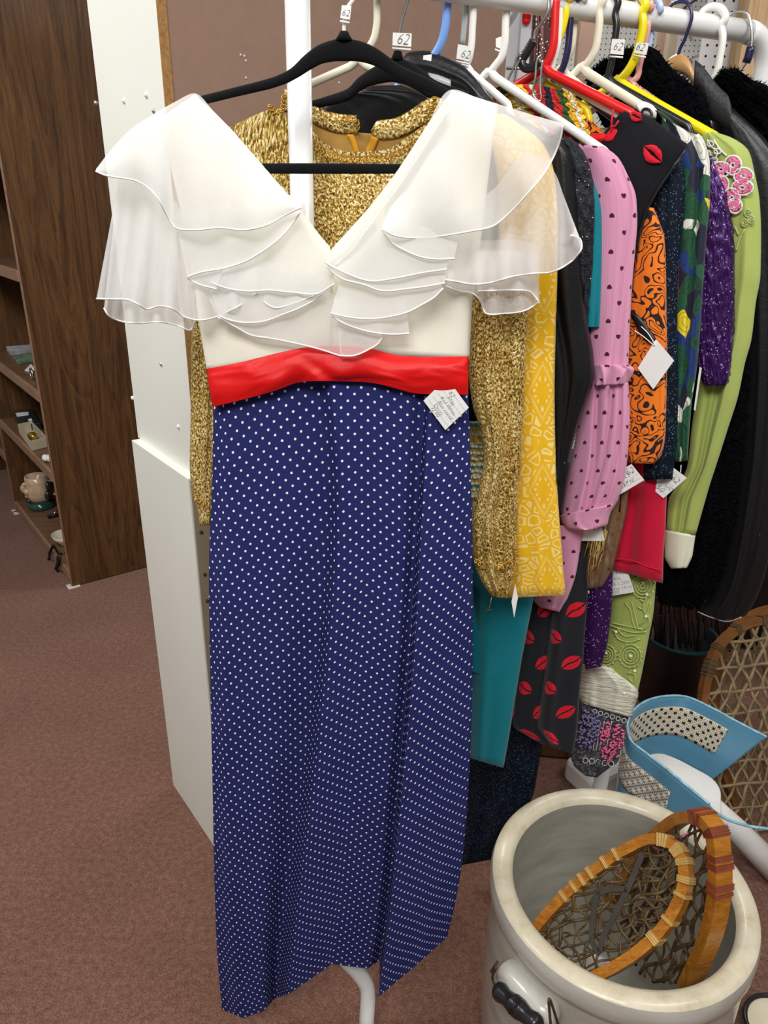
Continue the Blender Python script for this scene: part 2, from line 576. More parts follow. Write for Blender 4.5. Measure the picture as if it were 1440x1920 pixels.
def lips(name, scale=1.0, ax=.085, ay=.115):
    t = NT(name); u, v, uv = t.uvxy()
    nz, _ = t.noise(uv, 260, 2)
    def fn(x, y, o):
        a = math.radians(35 if o == 0 else -30)
        X = t.math('ADD', t.math('MULTIPLY', x, math.cos(a)), t.math('MULTIPLY', y, math.sin(a)))
        Y = t.math('SUBTRACT', t.math('MULTIPLY', y, math.cos(a)), t.math('MULTIPLY', x, math.sin(a)))
        w, h = .0165 * scale, .0105 * scale
        k = t.math('SUBTRACT', 1, t.math('POWER', t.math('ABSOLUTE', t.math('DIVIDE', X, w)), 2.2))
        jag = t.math('MULTIPLY', t.math('SUBTRACT', nz, .5), .003)
        inside = t.math('LESS_THAN', t.math('ABSOLUTE', Y), t.math('MULTIPLY', k, h))
        slit = t.math('GREATER_THAN', t.math('ADD', t.math('ABSOLUTE', t.math('ADD', Y, t.math('MULTIPLY', t.math('SINE', t.math('MULTIPLY', X, 260 / scale)), .0009))), t.math('MULTIPLY', jag, 1.6)), .0013 * scale)
        return t.math('MULTIPLY', inside, slit)
    k = t.lattice(ax, ay, fn)
    c = t.mix(k, (.010, .011, .015), (.62, .006, .022))
    h, _ = t.noise(uv, 900, 2)
    t.bsdf(c, .75, 0, t.bump(h, .2, .0006), .25, .1)
    return t.m
M['lips'] = lips('black crepe with red lips', 1.25, .078, .105)
M['black'] = cloth('black cloth', (.007, .007, .010), .1, .2, .85, .02)
M['lip_red'] = cloth('red appliqué', (.62, .006, .022), .1, .2)
def _orange():
    t = NT('orange leaf print'); u, v, uv = t.uvxy()
    nf, ncol = t.noise(uv, 22, 2, .5, .4)
    w = t.n('ShaderNodeVectorMath', operation='MULTIPLY_ADD')
    t.put(w.inputs[0], ncol); w.inputs[1].default_value = (.06, .06, 0); t.put(w.inputs[2], uv)
    vo = t.vor(w.outputs[0], 42, 'DISTANCE_TO_EDGE')
    edge = t.math('LESS_THAN', vo.outputs[0], .05)
    n2, _ = t.noise(uv, 34, .6, .3, 1.1)
    ln = t.math('LESS_THAN', t.math('ABSOLUTE', t.math('SUBTRACT', t.math('FRACT', t.math('MULTIPLY', n2, 7)), .5)), .15)
    k = t.math('MAXIMUM', t.math('MULTIPLY', edge, 0), ln)
    n3, _ = t.noise(uv, 14, 2)
    c = t.mix(k, t.mix(n3, (.74, .15, .008), (.85, .22, .015)), (.02, .008, .01))
    h, _ = t.noise(uv, 900, 2)
    t.bsdf(c, .75, 0, t.bump(h, .2, .0006), .25, .1)
    return t.m
M['orange'] = _orange()
def glitter(name, base, lo, hi, sc, thr, metal=.2, rough=.5, spcol=(.35, .55, .75)):
    t = NT(name); uv = t.uvxy()[2]
    v = t.vor(uv, sc)
    hsv = t.n('ShaderNodeSeparateColor'); t.t.links.new(v.outputs['Color'], hsv.inputs[0])
    n1, _ = t.noise(uv, 14, 3)
    b = t.mix(n1, lo, hi)
    sp = t.math('MULTIPLY', t.math('GREATER_THAN', hsv.outputs[0], thr), t.math('LESS_THAN', v.outputs[0], .45))
    c = t.mix(sp, b, spcol)  # bright cells paint sparkle into the colour; on the floral they are print
    nn = t.bump(hsv.outputs[1], .6, .002)
    t.bsdf(c, rough, metal, nn, .5 if metal > .3 else .15)
    return t.m
M['navy_glitter'] = glitter('navy glitter knit', None, (.0015, .004, .009), (.003, .008, .020), 700, .88, .0, .7, (.14, .24, .36))
M['sequin'] = glitter('purple sequins', None, (.022, .004, .055), (.065, .012, .13), 420, .90, .45, .35, (.65, .40, .85))
M['brown_sequin'] = glitter('brown sequins', None, (.04, .012, .01), (.10, .03, .025), 300, .86, .5, .3, (.7, .6, .6))
M['dark_print'] = glitter('dark floral print', None, (.006, .006, .02), (.02, .02, .05), 60, .80, 0, .7, (.03, .12, .30))
M['red'] = cloth('red jersey', (.50, .004, .030), .06, .15)
M['maroon'] = cloth('magenta jersey', (.40, .012, .09), .06, .15)
def _green():
    t = NT('green and blue floral print'); u, v, uv = t.uvxy()
    nf, ncol = t.noise(uv, 20, 2)
    w = t.n('ShaderNodeVectorMath', operation='MULTIPLY_ADD')
    t.put(w.inputs[0], ncol); w.inputs[1].default_value = (.025, .025, 0); t.put(w.inputs[2], t.scaled(uv, (1, .7, 1)))
    vo = t.vor(w.outputs[0], 55)
    sp = t.n('ShaderNodeSeparateColor'); t.t.links.new(vo.outputs['Color'], sp.inputs[0])
    ring = t.math('LESS_THAN', t.math('FRACT', t.math('MULTIPLY', vo.outputs[0], 4.0)), .18)
    c = t.ramp(sp.outputs[0], [(0, (.008, .07, .025)), (.22, (.01, .012, .03)), (.36, (.012, .09, .035)), (.52, (.010, .035, .15)), (.70, (.72, .70, .60)), (.90, (.75, .58, .02)), (.93, (.005, .04, .02))], True)
    c = t.mix(t.math('MULTIPLY', ring, .55), c, (.006, .012, .03))
    t.bsdf(c, .6, 0, None, .3, .1)
    return t.m
M['green'] = _green()
M['lime'] = cloth('lime green cotton', (.35, .42, .105), .05, .4)
M['lime_emb'] = cloth('lime embroidery thread', (.44, .52, .17), .05, .4)
M['cuff_cream'] = cloth('cream cotton', (.68, .68, .52), .04, .4)
def _ruched():
    t = NT('ruched cream silk'); u, v, uv = t.uvxy()
    n1, _ = t.noise(t.scaled(uv, (18, 130, 1)), 1, 3, .5, .8)
    t.bsdf(t.ramp(n1, [(.2, (.50, .48, .36)), (.6, (.72, .70, .58))]), .6, 0, t.bump(n1, 1.0, .006), .3)
    return t.m
M['ruched'] = _ruched()
def _lace():
    t = NT('grey lace net'); uv = t.uvxy()[2]
    n1, _ = t.noise(uv, 110, 4, .7, 1.0)
    t.bsdf(t.ramp(n1, [(.3, (.012, .012, .018)), (.5, (.05, .05, .065)), (.66, (.26, .26, .29))]), .7, 0, t.bump(n1, .9, .003), .3)
    return t.m
M['lace'] = _lace()
M['pink_thread'] = plain('pink thread', (.75, .16, .32), .7, var=.2, scale=120)
M['white_thread'] = plain('white thread', (.70, .66, .62), .7, var=.15, scale=120)
M['lilac_thread'] = plain('lilac thread', (.20, .18, .34), .7, var=.2, scale=120)
M['pearl'] = plain('pearl bead', (.75, .75, .55), .3)
def _crochet():
    t = NT('rainbow crochet'); u, v, uv = t.uvxy()
    vo = t.vor(uv, 120, 'SMOOTH_F1')
    wob, _ = t.noise(uv, 60, 2)
    k = t.math('FRACT', t.math('ADD', t.math('MULTIPLY', t.math('ADD', u, t.math('MULTIPLY', wob, .012)), 1 / .115), .2))
    c = t.ramp(k, [(0, (.62, .02, .015)), (.16, (.015, .012, .03)), (.30, (.62, .02, .02)), (.44, (.04, .09, .02)), (.56, (.85, .45, .02)), (.68, (.82, .80, .70)), (.76, (.88, .62, .03)), (.86, (.70, .02, .02)), (.95, (.45, .70, .45))], True)
    t.bsdf(c, .9, 0, t.bump(vo.outputs[0], 1.0, .008), .2, .2)
    return t.m
M['crochet'] = _crochet()
def _crochet2():
    t = NT('yellow and turquoise crochet'); u, v, uv = t.uvxy()
    vo = t.vor(uv, 110, 'SMOOTH_F1')
    sp = t.math('FRACT', t.math('ADD', t.math('DIVIDE', v, .034), 50))
    c = t.ramp(sp, [(0, (.55, .38, .08)), (.35, (.70, .66, .45)), (.55, (.50, .40, .08)), (.72, (.10, .38, .36)), (.9, (.65, .62, .45))], True)
    t.bsdf(c, .9, 0, t.bump(vo.outputs[0], 1.0, .008), .2, .2)
    return t.m
M['crochet2'] = _crochet2()
def _brownprint():
    t = NT('brown paisley print'); uv = t.uvxy()[2]
    n1, _ = t.noise(t.scaled(uv, (1.4, .8, 1)), 38, 3, .6, 1.2)
    t.bsdf(t.ramp(n1, [(.3, (.05, .018, .01)), (.46, (.20, .085, .04)), (.56, (.10, .10, .06)), (.7, (.30, .15, .08))]), .8)
    return t.m
M['brownprint'] = _brownprint()
# plastics, metals, paper
def plastic(n, c, r=.3): M[n] = plain(n + ' plastic', c, r, var=.02, coat=.15)
plastic('p_red', (.68, .012, .012)); plastic('p_white', (.78, .77, .72)); plastic('p_cream', (.74, .70, .55)); plastic('p_yellow', (.80, .66, .004))
plastic('p_blue', (.17, .32, .70)); plastic('p_lightblue', (.45, .55, .80)); plastic('p_pink', (.72, .35, .33)); plastic('p_navy', (.014, .012, .055)); plastic('p_black', (.012, .012, .013)); plastic('p_grey', (.33, .35, .34))
M['chrome'] = plain('steel wire', (.55, .54, .52), .25, 1.0)
M['wire'] = plain('rusty wire', (.10, .065, .04), .5, .6, var=.3)
M['rack'] = plain('white painted steel', (.72, .72, .70), .3, var=.02, coat=.3)
M['paper'] = plain('white card', (.80, .80, .77), .8, var=.02)
M['ink'] = plain('pen ink', (.03, .03, .04), .8)
M['rule'] = plain('ruled line', (.45, .46, .47), .8)
M['string'] = plain('white string', (.78, .78, .76), .7)
M['woodlight'] = plain('varnished beech', (.48, .26, .10), .4, var=.12, scale=60, coat=.2)
M['cardboard'] = plain('tan cardboard', (.42, .25, .12), .8, var=.05)
# wood with long grain along z
def wood(name, lo, hi, axis='z', sc=1.0, rough=.4, knots=True):
    t = NT(name); x, y, z, v = t.obj()
    s = {'z': (16, 16, 1.3), 'x': (1.3, 16, 16), 'y': (16, 1.3, 16)}[axis]
    n1, _ = t.noise(t.scaled(v, tuple(k * sc for k in s)), 1.0, 5, .6, 1.6)
    n2, _ = t.noise(t.scaled(v, tuple(k * sc * 4 for k in s)), 1.6, 3, .6, .4)
    rings = t.math('FRACT', t.math('MULTIPLY', n1, 7))
    k = t.math('ADD', t.math('MULTIPLY', n1, .75), t.math('ADD', t.math('MULTIPLY', rings, .10), t.math('MULTIPLY', n2, .20)))
    big, _ = t.noise(t.scaled(v, tuple(q * sc * .35 for q in s)), 1.0, 2, .5, 3.0)
    rg = t.math('FRACT', t.math('MULTIPLY', big, 9))
    k = t.math('ADD', k, t.math('MULTIPLY', t.math('SUBTRACT', rg, .5), .16))
    c = t.ramp(k, [(.28, lo), (.78, hi)])
    t.bsdf(c, rough, 0, t.bump(n2, .15, .001), .4)
    return t.m
M['walnut'] = wood('dark walnut veneer', (.024, .010, .004), (.17, .078, .027))
M['walnut_edge'] = wood('walnut shelf edge', (.22, .12, .07), (.36, .21, .13), 'x')
M['walnut_shelf'] = wood('walnut shelf top', (.10, .05, .025), (.20, .11, .06), 'x')
M['bentwood'] = wood('amber bent ash', (.24, .075, .006), (.52, .205, .022), 'x', 2, .25)
M['bentwood_dark'] = wood('brown bent ash', (.12, .042, .010), (.26, .10, .028), 'x', 2, .4)
M['stud'] = wood('raw pine stud', (.40, .24, .10), (.72, .52, .32), 'z', .8, .8)
M['white_board'] = plain('white melamine', (.77, .775, .71), .45, var=.015, scale=6)
M['chip_edge'] = plain('chipboard edge', (.33, .17, .055), .85, var=.3, scale=160)
M['hardboard'] = plain('brown hardboard', (.27, .165, .118), .75, var=.05, scale=50, bump=.15, bscale=300)
M['tan_back'] = plain('tan hardboard', (.28, .22, .15), .75, var=.10, scale=9)
M['white_post'] = plain('white painted post', (.62, .62, .62), .6, var=.03)
M['white_trim'] = plain('cool white panel', (.66, .65, .70), .5, var=.02)
M['nailhead'] = plain('dark nail head', (.03, .025, .02), .6)
M['screw'] = plain('zinc screw', (.5, .5, .5), .35, .8)
def _pegboard(name, col, pitch, rad, axes=(0, 2)):
    t = NT(name); o = t.obj()
    def fr(a): return t.math('MULTIPLY', t.math('SUBTRACT', t.math('FRACT', t.math('ADD', t.math('DIVIDE', o[a], pitch), 200)), .5), pitch)
    x, y = fr(axes[0]), fr(axes[1])
    d = t.math('LESS_THAN', t.math('ADD', t.math('MULTIPLY', x, x), t.math('MULTIPLY', y, y)), rad ** 2)
    n1, _ = t.noise(o[3], 3, 3)
    t.bsdf(t.mix(d, t.mix(n1, tuple(k * .92 for k in col), col), (.012, .011, .01)), .65)
    return t.m
M['pegboard'] = _pegboard('white pegboard', (.60, .58, .54), .0254, .0034)
M['pegpanel'] = _pegboard('white pegboard panel', (.70, .68, .68), .0254, .0034)
def _carpet():
    t = NT('brown carpet'); o = t.obj()
    n1, _ = t.noise(o[3], 260, 3, .7); n2, _ = t.noise(o[3], 70, 3, .6); n3, _ = t.noise(o[3], 3, 3)
    k = t.math('ADD', t.math('MULTIPLY', n1, .6), t.math('ADD', t.math('MULTIPLY', n2, .3), t.math('MULTIPLY', n3, .1)))
    c = t.ramp(k, [(.34, (.085, .036, .024)), (.5, (.19, .092, .064)), (.66, (.33, .18, .128))])
    t.bsdf(c, .95, 0, t.bump(k, .8, .006), .1, .1)
    return t.m
M['carpet'] = _carpet()
M['wallpaint'] = plain('cream wall paint', (.60, .57, .50), .8, var=.02, scale=3)
def _stone(nm, lo, hi):
    t = NT(nm); o = t.obj()
    n1, _ = t.noise(t.scaled(o[3], (1, 1, 3)), 9, 4, .6); n2, _ = t.noise(o[3], 60, 3)
    sp = t.vor(o[3], 45); k = t.math('LESS_THAN', sp.outputs[0], .045)
    c = t.ramp(n1, [(.3, lo), (.65, hi)])
    c = t.mix(t.math('MULTIPLY', k, .5), c, (.20, .15, .10))
    t.bsdf(c, .28, 0, t.bump(n1, .12, .004), .5, 0, .4)
    return t.m
M['stone'] = _stone('salt glaze stoneware', (.34, .325, .265), (.48, .455, .385))
M['stone_light'] = _stone('pale glazed stoneware', (.44, .42, .36), (.57, .55, .49))
def _stonerim():
    t = NT('worn buff rim'); o = t.obj()
    n1, _ = t.noise(o[3], 26, 4, .65); n2, _ = t.noise(o[3], 150, 2)
    c = t.ramp(n1, [(.22, (.46, .38, .24)), (.45, (.60, .53, .38)), (.75, (.67, .61, .48))])
    t.bsdf(c, .4, 0, t.bump(n2, .1, .001), .4, 0, .2)
    return t.m
M['stonerim'] = _stonerim()
M['babche'] = plain('rawhide lacing', (.085, .05, .018), .55, var=.35, scale=40)
M['rawhide'] = plain('pale rawhide lacing', (.24, .17, .085), .6, var=.3, scale=40)
M['rawhide_wrap'] = plain('pale hide wrap', (.50, .32, .10), .4, var=.2, scale=60, coat=.3)
M['red_wrap'] = plain('varnished red wrap', (.20, .045, .02), .25, var=.2, coat=.5)
M['strap'] = plain('grey leather strap', (.045, .037, .030), .5, var=.2)
M['bluemetal'] = plain('blue enamel', (.115, .33, .50), .3, var=.04, scale=12, coat=.4)
M['bluechip'] = plain('chipped blue edge', (.25, .48, .62), .4, var=.35, scale=70)
M['whitewood'] = plain('white gloss paint', (.74, .73, .69), .3, var=.04, scale=12, coat=.3)
def _cane():
    t = NT('cream cane stamped panel'); u, v, uv = t.uvxy()
    rr2 = lambda x, y: t.math('ADD', t.math('MULTIPLY', x, x), t.math('MULTIPLY', y, y))
    big = t.lattice(.0270, .0270, lambda x, y, o: t.math('LESS_THAN', rr2(x, y), .0046 ** 2))
    sm = t.lattice(.0090, .0090, lambda x, y, o: t.math('LESS_THAN', rr2(x, y), .0013 ** 2))
    k = t.math('MAXIMUM', big, sm)
    t.bsdf(t.mix(k, (.74, .67, .52), (.015, .013, .012)), .5)
    return t.m
M['cane'] = _cane()
def _cane2():
    t = NT('cane stamped panel with white holes'); u, v, uv = t.uvxy()
    rr2 = lambda x, y: t.math('ADD', t.math('MULTIPLY', x, x), t.math('MULTIPLY', y, y))
    big = t.lattice(.0270, .0270, lambda x, y, o: t.math('LESS_THAN', rr2(x, y), .0056 ** 2))
    sm = t.lattice(.0090, .0090, lambda x, y, o: t.math('LESS_THAN', rr2(x, y), .0021 ** 2))
    k = t.math('MAXIMUM', big, sm)
    t.bsdf(t.mix(k, (.24, .21, .16), (.82, .78, .70)), .5)
    return t.m
M['cane2'] = _cane2()
M['ceramic'] = plain('flesh glaze', (.60, .42, .28), .25, var=.25, scale=22, coat=.5)
M['ceramic_green'] = plain('green glaze', (.012, .055, .045), .2, coat=.5)
M['ceramic_hair'] = plain('dark brown glaze', (.02, .018, .015), .25, coat=.5)
M['ivory'] = plain('ivory glaze', (.66, .60, .44), .3, coat=.3)
M['greypaper'] = plain('grey newsprint', (.45, .45, .48), .8, var=.3, scale=35)
M['greenglass'] = plain('green print', (.16, .24, .17), .4, var=.5, scale=40)
M['tinblack'] = plain('black tin', (.015, .03, .03), .3, coat=.3)
M['boxcard'] = plain('cream carton', (.52, .46, .32), .8, var=.06)
M['goldmetal'] = plain('yellow brass', (.55, .36, .06), .3, .8)
M['rust_fringe'] = plain('rust brown yarn', (.045, .014, .009), .9, var=.3, scale=60)
M['beige'] = plain('beige board', (.40, .32, .22), .8, var=.06)
M['blackiron'] = plain('black iron', (.012, .012, .012), .5, .5)

M['shade_black'] = wood('shade black', (.004, .003, .003), (.012, .009, .008))  # near-black for the added box, stands in for deep shade
# ------------------------------------------------------------------ room shell
struct(MB().box((0.6, 2.6, -.02), (9, 9, .04)).build('floor', M['carpet'], smooth=False))
struct(MB().box((0.6, 4.62, 1.4), (9, .03, 2.8)).build('wall_back', M['pegboard'], smooth=False))
struct(MB().box((-3.4, 2.3, 1.4), (.03, 5.0, 2.8)).build('wall_left', M['wallpaint'], smooth=False))

# ------------------------------------------------------------------ white shelf units seen from behind
C0 = at_z(418, 1612, 0); C1 = at_z(325, 1472, 0)
A = (C1 - C0); A.z = 0; DEP = A.length; A.normalize()
B = Vector((A.y, -A.x, 0))
if B.x < 0: B = -B
ang = math.atan2(A.y, A.x)
RA = Matrix(((A.x, B.x, 0), (A.y, B.y, 0), (0, 0, 1)))      # local x along A, y along B
ZL = at_Y(243, 825, C1.y).z
WID = .82
def ubox(name, a0, a1, b0, b1, z0, z1, mat, parent, org=C0, bevel=0.0, label=None):
    c = org + A * ((a0 + a1) / 2) + B * ((b0 + b1) / 2) + Vector((0, 0, (z0 + z1) / 2))
    return box(name, c, (a1 - a0, b1 - b0, z1 - z0), mat, parent, RA, bevel, label)
u = thing('shelf_unit', 'low white shelf unit with tan nailed back, standing on the carpet behind the long dress', 'shelf unit')
ubox('side_panel', 0, DEP, 0, .022, 0, ZL, M['white_board'], u, bevel=.001)
ubox('side_panel', 0, DEP, WID - .02, WID, 0, ZL, M['white_board'], u)
ubox('back_board', -.004, 0, .004, WID, .01, ZL - .004, M['tan_back'], u)
ubox('top_board', 0, DEP, .022, WID - .02, ZL - .02, ZL - .002, M['white_board'], u)
for zz in (.06, .38, .70): ubox('shelf', .01, DEP - .01, .022, WID - .02, zz, zz + .018, M['white_board'], u)
m = MB()
for zz in (.965, .90, .80, .735, .63, .52, .41, .30, .20):
    m.ball(C0 + B * .016 + A * -.005 + Vector((0, 0, zz + .03)), (.004, .004, .004), 8, 5)
for bb, zz in ((.035, .74), (.20, .83), (.35, .83), (.5, .83)): m.ball(C0 + B * bb + A * -.005 + Vector((0, 0, zz)), .003, 8, 5)
m.build('nail_heads', M['nailhead'], u)
u2 = thing('shelf_unit', 'upper white shelf unit with brown hardboard back and chipboard edge, stacked on the low unit', 'shelf unit')
O2 = C0 + B * .020
ZT = 2.46
ubox('side_panel', .002, DEP + .012, 0, .016, ZL, ZT, M['white_board'], u2, O2)
ubox('chipboard_edge', -.001, .002, 0, .016, ZL, ZT, M['chip_edge'], u2, O2)
ubox('back_board', 0.003, .007, .016, WID - .01, ZL, ZT, M['hardboard'], u2, O2)
ubox('side_panel', .007, DEP - .012, WID - .026, WID - .01, ZL, ZT, M['white_board'], u2, O2)
for zz in (ZL, 1.4, 1.8, 2.2, ZT - .018): ubox('shelf', .007, DEP - .02, .016, WID - .026, zz + .001, zz + .018, M['white_board'], u2, O2)
ps = Pl(O2, -B)
m = MB()
for (x, y) in ((180, 193), (289, 208), (303, 683)):
    p = ps.pt(x, y); m.ball(p, .0045, 8, 5)
m.build('screw', M['screw'], u2)
m = MB()
for (x, y) in ((233, 189), (249, 746), (275, 178), (335, 800)):
    p = ps.pt(x, y); m.ball(p, .005, 8, 5)
m.build('screw_cap', M['white_board'], u2)
m = MB(); pb = Pl(O2 + A * .003, -A)
for (x, y) in ((458, 105), (461, 114), (461, 146), (636, 155), (451, 103)): m.ball(pb.pt(x, y), .0022, 6, 4)
m.build('scuff_mark', M['white_trim'], u2)

# ------------------------------------------------------------------ walnut bookcases on the left
K0 = at_z(136, 1099, 0.006)
ZB = 2.35
def kbox(name, a0, a1, b0, b1, z0, z1, mat, parent, bevel=0.0, org=None, label=None):
    return ubox(name, a0, a1, b0, b1, z0, z1, mat, parent, K0 if org is None else org, bevel, label)
K1 = at_z(40, 957, 0.006)
K0.z = K1.z = 0.0
KW = (K1 - K0).dot(A)
KD = .60
zs = [at_Y(x, y, K0.y).z for x, y in ((133, 1074), (101, 889), (73, 737), (32, 508))]
def bookcase(label, org, w, zs, extra=()):
    k = thing('bookcase', label, 'bookcase')
    kbox('side_panel', 0, .02, 0, KD, .004, ZB, M['walnut'], k, .001, org)
    kbox('edge_strip', -.0005, .0205, -.003, 0, .004, ZB, M['walnut_edge'], k, 0, org)
    kbox('side_panel', w - .02, w, 0, KD, .004, ZB, M['walnut'], k, .001, org)
    kbox('back_board', .02, w - .02, KD - .01, KD, .004, ZB, M['walnut'], k, 0, org)
    for z in list(zs) + [1.75, 2.1, ZB - .02]:
        s = kbox('shelf', .021, w - .021, .008, KD - .012, z - .035, z, M['walnut_shelf'], k, 0, org)
        kbox('shelf_edge', .021, w - .021, -.006, .008, z - .042, z + .001, M['walnut_edge'], s, .003, org)
    for q in (.01, w - .01):
        kbox('furniture_glide', q - .022, q + .022, -.02, .03, -.006, .004, M['whitewood'], k, 0, org, 'white plastic glide')
    return k
bookcase('tall dark walnut bookcase with a solid side panel, beside the white shelf units', K0, KW, zs)
bookcase('walnut bookcase partly cut off by the left frame edge, past the tall one', K0 + A * (KW + .012), .8, [.33, .62, 1.0])

def slab(name, pts, z, h, mat, parent=None, label=None):
    P = [at_z(x, y, z + h) for x, y in pts]
    return MB().prism([p - Vector((0, 0, h)) for p in P], (0, 0, h)).build(name, mat, parent, label, smooth=False, bevel=.001)
E = .0015
tag(slab('magazine', ((2, 640), (58, 632), (61, 652), (20, 659)), zs[2] + E, .022, M['greypaper']), 'grey printed magazine lying on the middle bookcase shelf', 'magazine')
tag(slab('card_packet', ((24, 668), (62, 660), (64, 673), (33, 679)), zs[2] + E, .012, M['greenglass']), 'green and amber printed packet beside the magazine', 'packet')
tag(slab('paper_slip', ((46, 694), (58, 682), (67, 692), (60, 697)), zs[2] + E, .004, M['paper']), 'torn white paper slip on the shelf with the magazine', 'paper')
rp = at_z(61, 712, zs[2])
tag(MB().tube([rp + B * (.0 ) + A * (.022 * math.cos(i * math.pi / 10)) + Vector((0, 0, .026 + .022 * math.sin(i * math.pi / 10))) for i in range(20)], .004, 8, True).build('bangle', M['chrome']), 'grey metal bangle standing near the front of the middle shelf', 'bangle')
t_ = thing('tin_box', 'flat black tin with white labels on the lower bookcase shelf', 'box')
slab('tin_body', ((23, 771), (60, 766), (76, 793), (36, 797)), zs[1] + E, .035, M['tinblack'], t_)
slab('label_sticker', ((29, 774), (53, 772), (54, 778), (32, 781)), zs[1] + E + .036, .001, M['paper'], t_, 'white paper label')
slab('label_sticker', ((52, 786), (59, 784), (61, 789), (54, 790)), zs[1] + E + .036, .001, M['paper'], t_, 'small white price sticker')
t_ = thing('carton', 'open cream carton holding a brass piece, beside the black tin', 'box')
q = [at_z(x, y, zs[1] + E) for x, y in ((36, 812), (62, 806), (92, 838), (60, 846))]
m = MB()
for i in range(4):
    a, b = q[i], q[(i + 1) % 4]; c = (q[0] + q[1] + q[2] + q[3]) / 4
    ia, ib = a + (c - a) * .07, b + (c - b) * .07
    m.prism([a, b, ib, ia], (0, 0, .045))
m.prism(q, (0, 0, .003)); m.build('carton_tray', M['boxcard'], t_, smooth=False)
c = (q[0] + q[1] + q[2] + q[3]) / 4
tag(MB().ball(c + Vector((.004, -.006, .022)), (.034, .022, .018), 12, 8, RA).build('brass_trinket', M['goldmetal']), 'brass trinket lying in the open cream carton', 'trinket')
p = at_z(92, 868, zs[1])
m = MB(); rnd = random.Random(3)
for i in range(7): m.ball(p + Vector((rnd.uniform(-.02, .02), rnd.uniform(-.02, .02), .014 + rnd.uniform(0, .012))), (.016, .013, .012), 8, 6)
tag(m.build('tissue_wad', M['paper']), 'crumpled white tissue on the shelf below the carton', 'tissue')
# head-shaped mug
c = at_z(78, 951, zs[0]); c.z = zs[0] + E
mg = thing('mug', 'glazed pottery mug shaped like a head with a dark green base, on the bottom shelf', 'mug')
fx = (-B * .45 - A * -.5).normalized(); fx = (-B + A * .55).normalized(); fs = fx.cross(Vector((0, 0, 1)))
S_ = 1.22
def mv(f, s_, z): return c + fx * f * S_ + fs * s_ * S_ + Vector((0, 0, z * S_ * 1.08))
def mr(*a): return tuple(q * S_ for q in a)
def ml(L): return [(max(.001, a * S_), b * S_ * 1.08) for a, b in L]
m = MB().lathe(ml([(.03, .03), (.044, .036), (.050, .06), (.051, .085), (.049, .11), (.047, .135), (.042, .135), (.040, .10), (.02, .05)]), c, 28)
m.ball(mv(.056, 0, .080), mr(.020, .012, .021), 10, 8)
m.ball(mv(.045, .02, .108), mr(.012, .014, .006), 10, 6); m.ball(mv(.045, -.02, .108), mr(.012, .014, .006), 10, 6)
m.ball(mv(.046, 0, .050), mr(.014, .016, .012), 10, 6)
m.ball(mv(.038, .03, .078), mr(.015, .015, .015), 10, 6); m.ball(mv(.038, -.03, .078), mr(.015, .015, .015), 10, 6)
m.build('face', M['ceramic'], mg)
MB().lathe(ml([(.001, 0), (.052, 0), (.056, .008), (.05, .02), (.038, .032), (.03, .034)]), c, 28).build('base', M['ceramic_green'], mg)
m = MB()
for i in range(9):
    w = math.pi * .62 + i * .22
    m.ball(mv(.050 * math.cos(w), .050 * math.sin(w), .078 + .02 * math.sin(i * 2.1)), mr(.016, .016, .022), 8, 6)
m.build('hair', M['ceramic_hair'], mg)
m = MB()
for i in range(7): m.ball(mv(.046 * math.cos(-.6 + i * .2), .046 * math.sin(-.6 + i * .2), .037), mr(.013, .013, .009), 8, 6)
m.build('beard', M['ceramic_hair'], mg)
MB().tube([mv(-.048, 0, .11), mv(-.075, 0, .115), mv(-.088, 0, .085), mv(-.072, 0, .055), mv(-.046, 0, .055)], .009, 10).build('handle', M['ivory'], mg)
p = at_z(100, 968, zs[0])
k = thing('pocket_knife', 'black handled knife lying in front of the head mug', 'knife')
MB().tube([p - A * .02 + B * -.03 + Vector((0, 0, .012)), p + B * .05 - A * .02 + Vector((0, 0, .012))], .010, 10).build('handle', M['blackiron'], k)
MB().tube([p + Vector((0, 0, .026)) - A * .03, p + B * .03 + Vector((0, 0, .034)), p + B * .05 + A * .02 + Vector((0, 0, .026)), p + B * .05 - A * .02 + Vector((0, 0, .027))], .003, 8).build('ring', M['chrome'], k)
p = at_z(127, 1020, zs[0] + E)
tag(MB().lathe([(.001, 0), (.028, 0), (.03, .006), (.055, .03), (.066, .055), (.062, .055), (.05, .032), (.001, .012)], p, 32).build('bowl', M['ivory']), 'cream ceramic bowl half hidden by the bookcase side panel', 'bowl')
# dark beaded necklace hanging over the shelf edge
pk = Pl(K0 - B * .014, -B)
m = MB()
e0 = pk.pt(97, 1016); e1 = pk.pt(112, 1040)
path = [pk.pt(x, y) for x, y in ((100, 1022), (93, 1036), (92, 1048), (84, 1056), (83, 1064), (92, 1070), (104, 1068), (110, 1058), (113, 1048), (108, 1044), (108, 1056), (104, 1068), (100, 1080), (105, 1080), (108, 1070))]
path = [e0 + B * .05 + Vector((0, 0, 0)), e0 + B * .02] + path
path[0].z = path[1].z = zs[0] + .008
for pnt in poly(path, 75): m.ball(pnt, .0068, 6, 4)
tag(m.build('bead_necklace', M['blackiron']), 'black bead necklace dangling over the edge of the bottom shelf', 'necklace')
p = at_z(12, 452, zs[3]); 
tag(MB().lathe([(.001, 0), (.03, 0), (.034, .01), (.05, .03), (.046, .03), (.03, .012), (.001, .006)], Vector((p.x, p.y, zs[3] + E)), 24).build('silver_dish', M['chrome']), 'small silver dish on the upper bookcase shelf', 'dish')
tag(slab('trinket_case', ((-4, 436), (14, 430), (22, 444), (10, 452)), zs[3] + E, .05, M['tinblack']), 'dark glossy trinket case behind the silver dish', 'box')

